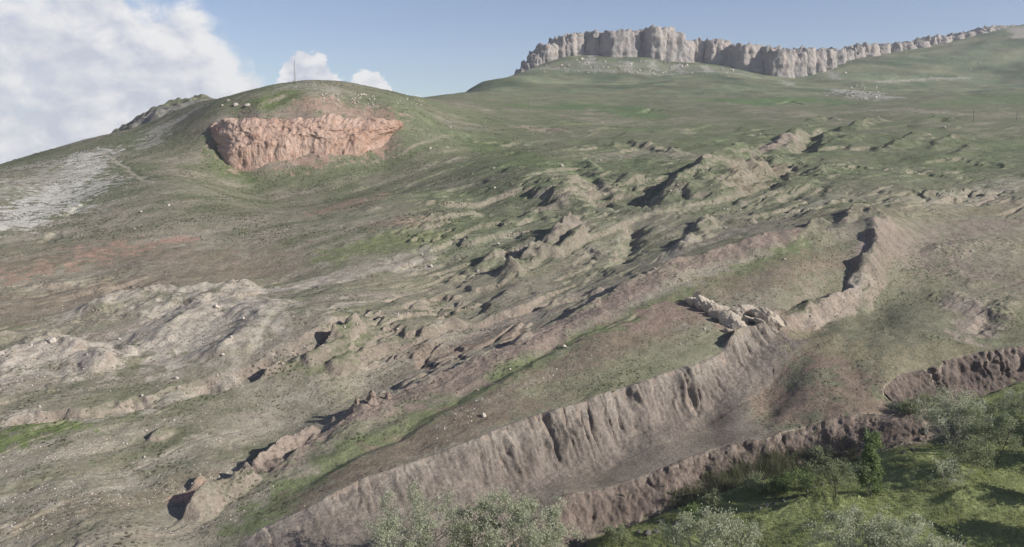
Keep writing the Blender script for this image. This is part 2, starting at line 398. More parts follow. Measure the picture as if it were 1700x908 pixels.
def hbase(x, y):
    U = look(GU, x, y)
    near = y < 230
    z = U.copy()
    info = {}
    kW = np.ones_like(x); kB = np.ones_like(x); sdW = np.full(x.shape, 99.0); sdB = np.full(x.shape, 99.0)
    if near.any():
        xn, yn = x[near], y[near]
        wob = 1.5 * fbm(xn * .10, yn * .10, 3, 3) + .35 * ridged(xn * .25, yn * .25, 3, 5)
        d, sg, t, L = seg_dist(xn, yn, PW[:len(WALL)])
        dR = seg_dist(xn, yn, PW[len(WALL) - 1:])[0]
        inside = in_poly(xn, yn, PWpoly)
        sW = np.where(inside, -d, d)                          # >0 on the mound
        fade = sstep(LW, LW - 8, t)
        sWn = sW - wob * .55 * sstep(5, -1, sW) * fade
        k = np.clip((sWn + WALL_W) / WALL_W, 0, 1)
        prof = np.where(k < .40, .22 * (k / .40) ** 1.3, .22 + .78 * ((k - .40) / .60) ** .92)
        pr = sstep(13.0, 0.0, dR)
        prof = np.where(inside, 1 - (1 - prof) * (1 - pr), 1.0)
        Tn = look(GT, xn, yn)
        zz = Tn + (U[near] - Tn) * prof
        d2, sg2, t2, L2 = seg_dist(xn, yn, PB)
        ins = in_poly(xn, yn, PBpoly)
        sB = np.where(ins, -d2, d2)
        wob2 = 1.6 * fbm(xn * .14, yn * .14, 3, 13) + .5 * ridged(xn * .3, yn * .3, 3, 15)
        sBn = sB - wob2 * .6 * sstep(4, -1, sB)
        k2 = np.clip((sBn + BANK_W) / BANK_W, 0, 1)
        prof2 = np.where(k2 < .35, .22 * (k2 / .35) ** 1.3, .22 + .78 * ((k2 - .35) / .65) ** .8)
        Mn = look(GM, xn, yn)
        Mn = Mn + .7 * fbm(xn * .06, yn * .15, 3, 23) + .12 * fbm(xn * .4, yn * .5, 2, 24)
        Mn = np.minimum(Mn, zz + .3 + 4 * (sB > 0))
        # streambed at the foot of the bank
        Mn = Mn - 1.3 * np.exp(-((sB + BANK_W + .8) / 1.6) ** 2)
        zz = Mn + (zz - Mn) * prof2
        z[near] = zz
        kW[near] = np.where(inside, 1 - (1 - k) * (1 - pr), 1.0); kB[near] = k2; sdW[near] = sW; sdB[near] = sB
    return z, kW, kB, sdW, sdB
def hummock(x, y):
    """how broken the ground is: high in the landslip belt right of the valley"""
    s = x / y; l = np.log(y)
    a = np.exp(-(((s - .26) / .34) ** 2)) * sstep(math.log(255), math.log(330), l) * sstep(math.log(760), math.log(520), l)
    b = np.exp(-(((s - .0) / .1) ** 2)) * sstep(math.log(230), math.log(260), l) * sstep(math.log(420), math.log(330), l)
    return np.clip(a + b, 0, 1)
def look_rough(x, y):
    """where the slope is rilled and broken: left of the mound and in the valley, little on the mound and the smooth hill"""
    d, sg, t, L = seg_dist(x, y, BOATL)
    out = np.where(in_poly(x, y, BOAT), .12, .12 + .88 * sstep(0, 8, d))
    q = x / y
    reg = 1 - .88 * sstep(.20, .32, q) * sstep(300, 262, y)                     # smooth turf slope right of the mound
    reg = reg * (1 - .85 * sstep(-.08, -.16, q) * sstep(246, 262, y))             # smooth brown slope and hill on the left
    reg = reg * (1 - .62 * sstep(-.12, -.24, q) * sstep(250, 230, y))
    reg = reg * (1 - .6 * sstep(310, 340, y) * sstep(.06, .0, q))
    return out * reg * sstep(520, 330, y) * (.35 + .65 * sstep(-.3, .35, fbm(x * .012 + 3, y * .012, 2, 153) + .25))
BOAT = np.concatenate([poly3(WALL)[1:], poly3(RWALL)[1:], poly3(CREST)[::-1]])
BOATL = np.concatenate([BOAT, BOAT[:1]])
def height(x, y):
    z, kW, kB, sdW, sdB = hbase(x, y)
    wx = x + 1.2 * fbm(x * .12, y * .12, 2, 41); wy = y + 1.2 * fbm(x * .12, y * .12, 2, 43)
    for kind, P, H, wl, wr, rough, nz, sharp in FEAT:
        if P[:, 1].mean() > 290: H, wl, wr, rough = H * (.8 if abs(H) > 6 else .6), wl * 1.15, wr * 1.25, rough * .6
        R0 = max(wl, wr) * 1.6 + 3
        m = (x > P[:, 0].min() - R0) & (x < P[:, 0].max() + R0) & (y > P[:, 1].min() - R0) & (y < P[:, 1].max() + R0)
        if not m.any(): continue
        xm, ym = wx[m], wy[m]
        d, sg, t, L = seg_dist(xm, ym, P)
        w = np.where(sg > 0, wl, wr) * (1 + rough * .8 * fbm(xm * .16, ym * .16, 3, 51))
        q = np.clip(1 - d / np.maximum(w, .3), 0, 1)
        q = q ** 1.25 * (1.6 - .6 * q)
        ends = sstep(0, max(.12 * L, 1.5), t) * sstep(L, L - max(.12 * L, 1.5), t) if L > 0 else 1
        ends = .15 + .85 * ends
        amp = H * (1 + rough * 1.3 * fbm(xm * .11 + P[0, 0], ym * .11, 3, 53))
        z[m] += amp * q * ends + (nz * .22 * q * ends * (ridged(xm * .45, ym * .45, 3, 57) - .3) if nz and P[:, 1].mean() < 290 else 0)
    hm = hummock(x, y)
    up = np.minimum(kW, kB)
    far = sstep(300, 1200, y)
    z += up * (.55 * fbm(x * .028, y * .028, 3, 61))
    m = y < 1000
    z[m] += (up * (1 - far))[m] * .16 * fbm(x[m] * .21, y[m] * .21, 3, 63)
    # rills, ledges and slipped steps that run with the fall of the hillside
    lw = np.zeros_like(x)
    m = y < 520
    lw[m] = look_rough(x[m], y[m]) * up[m] * .9
    m = lw > .03
    xm, ym, lm = x[m], y[m], lw[m]
    al = xm * .757 + ym * .653; ac = -xm * .653 + ym * .757
    ra = fbm(al * .022, ac * .085, 3, 141)
    zz = lm * (.42 * (ridged(al * .018 + .5 * ra, ac * .07, 4, 143, .55) - .5))
    zz += lm * .75 * np.tanh(34 * fbm(al * .03, ac * .09, 5, 145)) * sstep(-.15, .25, fbm(xm * .03, ym * .03, 2, 147))
    zz += lm * .5 * np.tanh(34 * fbm(al * .05 + 7, ac * .06, 5, 155)) * sstep(-.05, .3, fbm(xm * .035 + 9, ym * .035, 2, 157))
    zz -= lm * 1.1 * sstep(.10, .0, np.abs(fbm(al * .02 + .3 * ra, ac * .045, 4, 159))) * sstep(-.2, .2, fbm(xm * .02 + 5, ym * .02, 2, 161))
    z[m] += zz
    m = hm > .01
    xm, ym, lm = x[m], y[m], hm[m]
    al = xm * .757 + ym * .653; ac = -xm * .653 + ym * .757
    z[m] += lm * (1.9 * fbm(xm * .018, ym * .018, 3, 65) + .3 * (ridged(xm * .05, ym * .05, 3, 67) - .4)
                  + 1.1 * np.tanh(15 * fbm(al * .016, ac * .036, 5, 149)) * sstep(-.2, .3, fbm(xm * .012, ym * .012, 2, 151)))
    pk = sstep(-.30, -.35, x / y) * sstep(740, 800, y) * sstep(940, 890, y)
    m = pk > .01
    z[m] += pk[m] * (3.2 * (ridged(x[m] * .016, y[m] * .016, 4, 171, .6) - .6) + 2.5 * fbm(x[m] * .08, y[m] * .08, 3, 173))
    m = y > 300
    xm, ym = x[m], y[m]
    z[m] += far[m] * (5.0 * fbm(xm * .005, ym * .005, 4, 69) * sstep(1850, 1400, ym) + 1.2 * fbm(xm * .02, ym * .02, 3, 70))
    return z, kW, kB, sdW, sdB

# ------------------------------------------------------------------ mesh helpers
def tag(o, label=None, cat=None, group=None, kind=None):
    if label: o['label'] = label
    if cat: o['category'] = cat
    if group: o['group'] = group
    if kind: o['kind'] = kind
    return o
def mesh_np(name, verts, faces, smooth=True, mat=None):
    me = bpy.data.meshes.new(name)
    verts = np.asarray(verts, np.float32); faces = np.asarray(faces, np.int32)
    k = faces.shape[1]
    me.vertices.add(len(verts)); me.vertices.foreach_set('co', verts.ravel())
    me.loops.add(faces.size); me.loops.foreach_set('vertex_index', faces.ravel())
    me.polygons.add(len(faces)); me.polygons.foreach_set('loop_start', np.arange(0, faces.size, k, dtype=np.int32))
    me.update(calc_edges=True)
    me.polygons.foreach_set('use_smooth', np.full(len(faces), smooth))
    if mat: me.materials.append(mat)
    return me
def add_obj(name, me, parent=None, loc=None):
    o = bpy.data.objects.new(name, me); COL.objects.link(o)
    if parent: o.parent = parent
    if loc is not None: o.location = loc
    return o
def empty(name, loc=(0, 0, 0)):
    o = bpy.data.objects.new(name, None); o.location = loc; o.empty_display_size = .5; COL.objects.link(o); return o
def grid_faces(nr, nc):
    i = np.arange(nr - 1)[:, None] * nc + np.arange(nc - 1)[None]
    i = i.ravel()
    return np.stack([i, i + 1, i + nc + 1, i + nc], 1)
def setcol(me, rgb, name='Col'):
    a = me.color_attributes.new(name, 'FLOAT_COLOR', 'POINT')
    c = np.ones((len(rgb), 4), np.float32); c[:, :rgb.shape[1]] = rgb
    a.data.foreach_set('color', c.ravel())

# ------------------------------------------------------------------ materials
def principled(name, rough=.9):
    m = bpy.data.materials.new(name); m.use_nodes = True
    t = m.node_tree; b = t.nodes['Principled BSDF']
    b.inputs['Roughness'].default_value = rough
    b.inputs['Specular IOR Level'].default_value = .15
    return m, t, b
def bump(t, b, h, strength=.5, dist=.1, prev=None):
    n = N(t, 'ShaderNodeBump'); n.inputs['Strength'].default_value = strength; n.inputs['Distance'].default_value = dist
    t.links.new(h, n.inputs['Height'])
    if prev is not None: t.links.new(prev, n.inputs['Normal'])
    if b is not None: t.links.new(n.outputs[0], b.inputs['Normal'])
    return n.outputs[0]

def terrain_material():
    m, t, b = principled('hillside_earth_and_turf', .95)
    b.inputs['Specular IOR Level'].default_value = .05
    co = N(t, 'ShaderNodeTexCoord').outputs['Object']
    at = N(t, 'ShaderNodeAttribute', attribute_name='Col')
    mk = N(t, 'ShaderNodeAttribute', attribute_name='Mask')
    ms = N(t, 'ShaderNodeSeparateColor'); t.links.new(mk.outputs['Color'], ms.inputs[0])
    tuft, grass, sc = ms.outputs[0], ms.outputs[1], ms.outputs[2]   # tuft amount, grassiness, far amount
    nb = noise_n(t, co, .35, 5, .62)
    nm = noise_n(t, co, 1.7, 5, .65)
    nf = noise_n(t, co, 7.0, 3, .65)
    v = math_n(t, 'ADD', math_n(t, 'MULTIPLY', nb, .9), math_n(t, 'ADD', math_n(t, 'MULTIPLY', nm, 1.2), math_n(t, 'MULTIPLY', nf, 1.3)))
    v = math_n(t, 'MAXIMUM', math_n(t, 'ADD', v, -.68), .3)
    mul = t.nodes.new('ShaderNodeVectorMath'); mul.operation = 'SCALE'
    t.links.new(at.outputs['Color'], mul.inputs[0]); t.links.new(v, mul.inputs['Scale'])
    # cushion plants and tufts
    vo = N(t, 'ShaderNodeTexVoronoi'); vo.inputs['Scale'].default_value = .95
    wv = N(t, 'ShaderNodeVectorMath', operation='ADD')
    nz = N(t, 'ShaderNodeTexNoise'); nz.inputs['Scale'].default_value = 1.3; t.links.new(co, nz.inputs['Vector'])
    t.links.new(co, wv.inputs[0]); t.links.new(nz.outputs['Color'], wv.inputs[1]); t.links.new(wv.outputs[0], vo.inputs['Vector'])
    blob = maprange(t, math_n(t, 'ADD', vo.outputs['Distance'], math_n(t, 'MULTIPLY', math_n(t, 'SUBTRACT', nm, .5), .6)), .42, .20)
    clump = maprange(t, noise_n(t, co, .11, 3, .6), .42, .58)
    blob = math_n(t, 'MULTIPLY', math_n(t, 'MULTIPLY', blob, tuft), math_n(t, 'ADD', math_n(t, 'MULTIPLY', clump, .75), .35))
    c2 = mixc(t, blob, mul.outputs[0], mixc(t, grass, (.070, .062, .045, 1), (.050, .060, .030, 1)))
    t.links.new(c2, b.inputs['Base Color'])
    h = math_n(t, 'ADD', math_n(t, 'MULTIPLY', nm, .45), math_n(t, 'ADD', math_n(t, 'MULTIPLY', nf, .22), math_n(t, 'MULTIPLY', blob, .30)))
    bump(t, b, h, .75, .8)
    return m
def rock_material(name, c0, c1, c2, scale=1.0, strata=0.0, bstr=.6):
    m, t, b = principled(name, .92)
    co = N(t, 'ShaderNodeTexCoord').outputs['Object']
    n1 = noise_n(t, co, .25 * scale, 6, .6); n2 = noise_n(t, co, 1.3 * scale, 6, .65); n3 = noise_n(t, co, 5 * scale, 4, .65)
    c = mixc(t, maprange(t, n1, .38, .62), c0, c1)
    c = mixc(t, maprange(t, n2, .52, .70), c, c2)
    vv = math_n(t, 'ADD', math_n(t, 'MULTIPLY', n2, .6), math_n(t, 'ADD', math_n(t, 'MULTIPLY', n3, .7), .35))
    s = t.nodes.new('ShaderNodeVectorMath'); s.operation = 'SCALE'
    t.links.new(c, s.inputs[0]); t.links.new(vv, s.inputs['Scale'])
    t.links.new(s.outputs[0], b.inputs['Base Color'])
    h = math_n(t, 'ADD', n2, math_n(t, 'MULTIPLY', n3, .4))
    bump(t, b, h, bstr, .35 / scale)
    return m
def wall_material(name):
    """bare eroded clay: vertex colour with streaks that run down the face"""
    m, t, b = principled(name, .95)
    b.inputs['Specular IOR Level'].default_value = .05
    co = N(t, 'ShaderNodeTexCoord').outputs['Object']
    at = N(t, 'ShaderNodeAttribute', attribute_name='Col')
    mp = N(t, 'ShaderNodeMapping'); mp.inputs['Scale'].default_value = (1.6, 1.6, .35); t.links.new(co, mp.inputs[0])
    st = noise_n(t, mp.outputs[0], 1.3, 5, .6)
    n2 = noise_n(t, co, 1.6, 5, .65); n3 = noise_n(t, co, 7, 4, .65)
    v = math_n(t, 'MAXIMUM', math_n(t, 'ADD', math_n(t, 'ADD', math_n(t, 'MULTIPLY', st, 1.1), math_n(t, 'ADD', math_n(t, 'MULTIPLY', n2, 1.2), math_n(t, 'MULTIPLY', n3, 1.3))), -.8), .3)
    s = t.nodes.new('ShaderNodeVectorMath'); s.operation = 'SCALE'
    t.links.new(at.outputs['Color'], s.inputs[0]); t.links.new(v, s.inputs['Scale'])
    t.links.new(s.outputs[0], b.inputs['Base Color'])
    h = math_n(t, 'ADD', math_n(t, 'MULTIPLY', n2, .6), math_n(t, 'MULTIPLY', n3, .3))
    bump(t, b, h, .8, .7)
    return m
def leaf_material(name, c0, c1, scale=1.2):
    m, t, b = principled(name, .6)
    co = N(t, 'ShaderNodeTexCoord').outputs['Object']
    n = noise_n(t, co, scale, 3, .6); n2 = noise_n(t, co, scale * 8, 2, .6)
    f = maprange(t, math_n(t, 'ADD', math_n(t, 'MULTIPLY', n, .5), math_n(t, 'MULTIPLY', n2, .5)), .36, .62)
    c = mixc(t, f, c0, c1)
    t.links.new(c, b.inputs['Base Color'])
    tr = N(t, 'ShaderNodeBsdfTranslucent'); t.links.new(c, tr.inputs[0])
    ms = N(t, 'ShaderNodeMixShader'); ms.inputs[0].default_value = .48
    t.links.new(b.outputs[0], ms.inputs[1]); t.links.new(tr.outputs[0], ms.inputs[2])
    t.links.new(ms.outputs[0], t.nodes['Material Output'].inputs[0])
    return m
def bark_material(name, c0, c1):
    m, t, b = principled(name, .9)
    co = N(t, 'ShaderNodeTexCoord').outputs['Object']
    c = mixc(t, noise_n(t, co, 6, 4, .6), c0, c1)
    t.links.new(c, b.inputs['Base Color'])
    return m
M_TER = terrain_material()
M_WALL = wall_material('eroded_clay')
M_LIME = rock_material('limestone', (.25, .235, .222, 1), (.36, .325, .295, 1), (.32, .245, .20, 1), .09, 0, 1.0)
M_RED = rock_material('red_rock', (.35, .235, .18, 1), (.41, .30, .24, 1), (.27, .165, .12, 1), .14, 0, .8)
M_PALE = rock_material('pale_rock', (.41, .36, .295, 1), (.34, .295, .24, 1), (.25, .215, .17, 1), 1.2, 0, .8)
M_STONE = rock_material('pale_stone', (.46, .42, .37, 1), (.40, .36, .31, 1), (.33, .30, .26, 1), 2.0, 0, .5)
M_DKROCK = rock_material('dark_rock', (.10, .095, .09, 1), (.15, .135, .125, 1), (.12, .10, .09, 1), 2.0, 0, .6)
M_CLAYROCK = rock_material('brown_clay_rock', (.20, .155, .125, 1), (.25, .20, .165, 1), (.16, .12, .10, 1), 1.5, 0, .7)
M_LSIL = leaf_material('silvery_leaf', (.48, .50, .36, 1), (.31, .335, .215, 1), .9)
M_LGRN = leaf_material('green_leaf', (.22, .28, .12, 1), (.14, .185, .075, 1), .8)
M_LOLV = leaf_material('olive_leaf', (.31, .34, .205, 1), (.20, .225, .125, 1), .9)
M_GRASS = leaf_material('meadow_grass', (.36, .395, .18, 1), (.25, .285, .12, 1), .25)
M_REED = leaf_material('dry_reed', (.20, .205, .125, 1), (.13, .14, .08, 1), .3)
M_SCRUB = leaf_material('scrub', (.14, .138, .088, 1), (.095, .092, .06, 1), .4)
M_BARK = bark_material('grey_bark', (.16, .14, .12, 1), (.26, .24, .21, 1))
M_BARKP = bark_material('pale_bark', (.22, .205, .18, 1), (.32, .30, .265, 1))
M_BARKD = bark_material('dark_bark', (.06, .05, .042, 1), (.12, .10, .085, 1))
def plain(name, c, rough=.6, metal=0.0):
    m, t, b = principled(name, rough)
    co = N(t, 'ShaderNodeTexCoord').outputs['Object']
    t.links.new(mixc(t, noise_n(t, co, 1.5, 3), tuple(x * .85 for x in c) + (1,), tuple(min(1, x * 1.15) for x in c) + (1,)), b.inputs['Base Color'])
    b.inputs['Metallic'].default_value = metal
    return m
M_STEEL = plain('galvanised_steel', (.32, .33, .35), .5, .3)
M_POLE = plain('weathered_timber', (.22, .19, .16), .9)
M_CONC = plain('concrete', (.36, .35, .33), .9)

# ------------------------------------------------------------------ ground colour
C = lambda *a: np.array(a, np.float32)
OLIVE, GREEN, DRY = C(.150, .152, .098), C(.118, .138, .066), C(.262, .238, .186)
SOIL, BROWN, CLAY, WHITE, RED = C(.235, .195, .162), C(.180, .148, .122), C(.365, .328, .275), C(.46, .445, .40), C(.31, .195, .145)
FARG = C(.148, .164, .100)
PAINT = []
def paint(pts, w, col, amt, brk=.5, area=False, freq=.25):
    PAINT.append((polyh(pts), w, col, amt, brk, area, freq))
# (line or area on the ground, half width in metres, colour, amount, break-up)
paint([(500, 800), (600, 742), (720, 688), (860, 612), (930, 575), (1000, 550), (1140, 490), (1260, 440), (1340, 410)], 4.5, GREEN, .85, .5)
paint([(420, 865), (480, 825), (560, 780)], 5.5, GREEN, .85, .6)
paint([(420, 795), (530, 735), (620, 690), (760, 640), (880, 580), (1000, 520), (1080, 470), (1200, 425), (1330, 390)], 4.6, C(.200, .156, .128), .9, .5)
paint([(560, 800), (700, 735), (860, 665), (1000, 590), (1100, 530), (1150, 510)], 7.5, C(.158, .128, .092), .95, .5)
paint([(900, 650), (1050, 610), (1200, 560)], 5.0, OLIVE, .7, .5)
paint([(1060, 540), (1140, 510), (1200, 530)], 5.0, C(.19, .142, .115), .8, .5)
paint([(1190, 480), (1270, 465), (1370, 430)], 6.0, C(.172, .138, .10), .7, .6)
paint([(1300, 545), (1345, 530), (1400, 500), (1435, 470)], 2.6, C(.255, .215, .175), .85, .7)
paint([(1410, 492), (1432, 478)], 2.5, CLAY, .9, .4)
paint([(1440, 440), (1455, 400), (1462, 365)], 2.6, SOIL, .9, .7)
paint([(1310, 545), (1400, 610), (1440, 650), (1300, 680), (1260, 640)], 6.0, C(.165, .122, .094), .8, .7)
paint([(1350, 560), (1480, 600), (1600, 580)], 6, C(.16, .145, .092), .8, .6)
paint([(1480, 500), (1560, 540), (1640, 560)], 7, OLIVE, .5, .6)
paint([(1490, 400), (1600, 380), (1700, 370)], 9, BROWN, .75, .8)
paint([(1590, 510), (1630, 520), (1610, 560)], 4, SOIL, .8, .7)
paint([(1520, 440), (1600, 450), (1690, 470)], 8, BROWN, .65, .9)
# left slopes
paint([(0, 440), (150, 420), (300, 430), (450, 440), (250, 470), (0, 520)], 16, C(.165, .135, .10), .8, .7)
paint([(110, 530), (250, 495), (400, 485), (560, 465), (700, 440)], 5, CLAY, .75, .6)
paint([(300, 520), (380, 510), (330, 560), (250, 560)], 12, CLAY, .85, .6)
paint([(0, 620), (80, 595), (150, 600)], 11, CLAY, .95, .6)
paint([(440, 505), (410, 560), (300, 590)], 9, CLAY, .7, .7)
paint([(0, 690), (150, 690), (300, 650), (400, 625)], 2.8, CLAY, .7, .8)
paint([(520, 640), (620, 605), (700, 573), (770, 548), (830, 530), (920, 500), (1000, 482)], 2.6, C(.255, .22, .175), .85, .4)
paint([(0, 850), (60, 840), (130, 820), (220, 770), (330, 735), (420, 690), (520, 645)], 2.0, C(.26, .232, .185), .75, .7)
paint([(380, 720), (470, 665), (560, 640), (600, 630)], 4.0, C(.245, .22, .17), .6, .8)
paint([(0, 740), (60, 715), (110, 705)], 5, C(.095, .125, .04), .85, .7)
paint([(80, 860), (200, 830), (330, 800)], 6, C(.17, .145, .10), .7, .7)
paint([(305, 822), (330, 808)], 1.6, RED, .9, .4)
paint([(560, 555), (600, 570), (540, 610)], 5, C(.105, .115, .06), .8, .7)
paint([(700, 600), (800, 575), (880, 548)], 4, C(.165, .125, .098), .8, .8)
paint([(630, 470), (760, 470), (850, 480), (960, 430), (1080, 450)], 8, C(.20, .185, .13), .6, .9)
paint([(560, 420), (640, 395), (720, 400), (600, 410)], 9, C(.125, .140, .066), .85, .5)
paint([(880, 430), (930, 400), (960, 380)], 5, SOIL, .7, .7)
paint([(1000, 400), (1060, 420), (1010, 440)], 6, C(.21, .205, .14), .6, .8)
paint([(20, 460), (80, 445), (130, 435)], 6, C(.27, .18, .135), .6, 1.5)
paint([(160, 418), (200, 410), (230, 412)], 6, C(.28, .185, .14), .65, 1.4)
paint([(283, 398), (310, 396)], 4, C(.30, .20, .155), .9, .3)
paint([(535, 350), (590, 335), (630, 325)], 7, C(.27, .18, .135), .65, 1.4)
paint([(640, 372), (690, 372)], 6, C(.23, .165, .125), .6, .9)
paint([(480, 345), (540, 340)], 7, C(.2, .155, .11), .5, .9)
# white marl on the far left slope
paint([(150, 255), (140, 285), (100, 310), (60, 340), (10, 375)], 12, WHITE, 1.0, .8, freq=.15)
paint([(60, 275), (110, 270), (80, 300)], 14, C(.28, .265, .225), .8, 1.5, freq=.2)
paint([(180, 300), (130, 330), (110, 350)], 8, WHITE, .75, 1.4, freq=.2)
paint([(0, 320), (40, 300)], 12, C(.26, .25, .21), .65, 1.5, freq=.2)
paint([(250, 240), (270, 210), (330, 180)], 9, C(.26, .245, .21), .8, .8, freq=.12)
paint([(170, 250), (200, 270), (250, 303)], 1.6, C(.27, .25, .2), .9, .2)
paint([(240, 200), (300, 178), (350, 165)], 26, C(.19, .18, .165), .8, .6, freq=.06)
paint([(490, 142), (540, 148)], 10, C(.25, .235, .2), .6, .8)
paint([(400, 180), (450, 170), (480, 158)], 8, C(.085, .115, .042), .8, .4)
paint([(500, 185), (560, 182), (640, 190)], 8, C(.27, .18, .14), .75, .8)
paint([(360, 240), (380, 280), (420, 290)], 10, C(.085, .11, .045), .7, .6)
paint([(395, 272), (430, 262), (520, 254), (640, 242)], 6, C(.27, .185, .145), .8, 1.2)
paint([(515, 255), (528, 265)], 4, C(.27, .175, .135), .8, .8)
paint([(800, 240), (860, 255), (900, 280)], 14, C(.09, .115, .05), .6, .7)
# valley head and plateau
paint([(950, 300), (1000, 320), (940, 335), (900, 345)], 8, C(.25, .215, .165), .75, .8)
paint([(870, 212), (930, 220)], 7, C(.26, .21, .165), .7, .9)
paint([(1000, 260), (1080, 250), (1150, 270)], 12, C(.24, .215, .165), .6, 1.0)
paint([(1230, 320), (1240, 290), (1290, 280)], 9, C(.19, .155, .115), .8, .6)
paint([(1270, 255), (1310, 235)], 8, C(.24, .19, .16), .8, .6)
paint([(1400, 190), (1490, 185), (1550, 192)], 12, C(.25, .225, .18), .55, 1.0)
paint([(1560, 335), (1640, 320), (1700, 300)], 7, C(.26, .24, .19), .7, 1.0)
paint([(1450, 330), (1540, 330), (1500, 350)], 8, C(.22, .20, .145), .6, .9)
paint([(1400, 350), (1600, 350), (1700, 345)], 9, C(.19, .165, .115), .5, .9)
paint([(745, 163), (800, 158), (870, 155)], 3, C(.24, .22, .18), .8, .4)
paint([(1030, 160), (1100, 155), (1170, 165)], 45, C(.135, .145, .088), .6, .4, freq=.02)
paint([(1180, 165), (1250, 170), (1320, 165), (1400, 170)], 30, C(.085, .125, .055), 1.0, .5, freq=.02)
paint([(900, 180), (1000, 170), (1060, 190)], 30, C(.085, .122, .055), .9, .7, freq=.02)
paint([(1560, 175), (1660, 160), (1700, 170)], 35, C(.09, .13, .055), .6, .8, freq=.02)
paint([(880, 116), (960, 118), (1100, 124), (1240, 124)], 14, C(.26, .25, .22), .6, 1.0, freq=.05)
paint([(1440, 138), (1500, 134), (1560, 131), (1600, 130)], 12, C(.30, .28, .24), .7, .8, freq=.05)
paint([(1400, 150), (1440, 158), (1465, 165)], 22, C(.32, .30, .27), .7, 1.0, freq=.08)
paint([(1690, 45), (1700, 60)], 30, C(.30, .27, .23), .9, .3, freq=.02)
paint([(960, 108), (1100, 112), (1220, 118)], 40, C(.15, .148, .115), .6, .6, freq=.03)
for q in ((985, 92, 975, 106), (1045, 103, 1040, 114), (1080, 100, 1090, 116), (1125, 108, 1128, 118), (1170, 110, 1178, 120), (1300, 134, 1310, 142), (1375, 118, 1395, 132)):
    paint([q[:2], q[2:]], 10, C(.29, .27, .24), .7, .9, freq=.06)

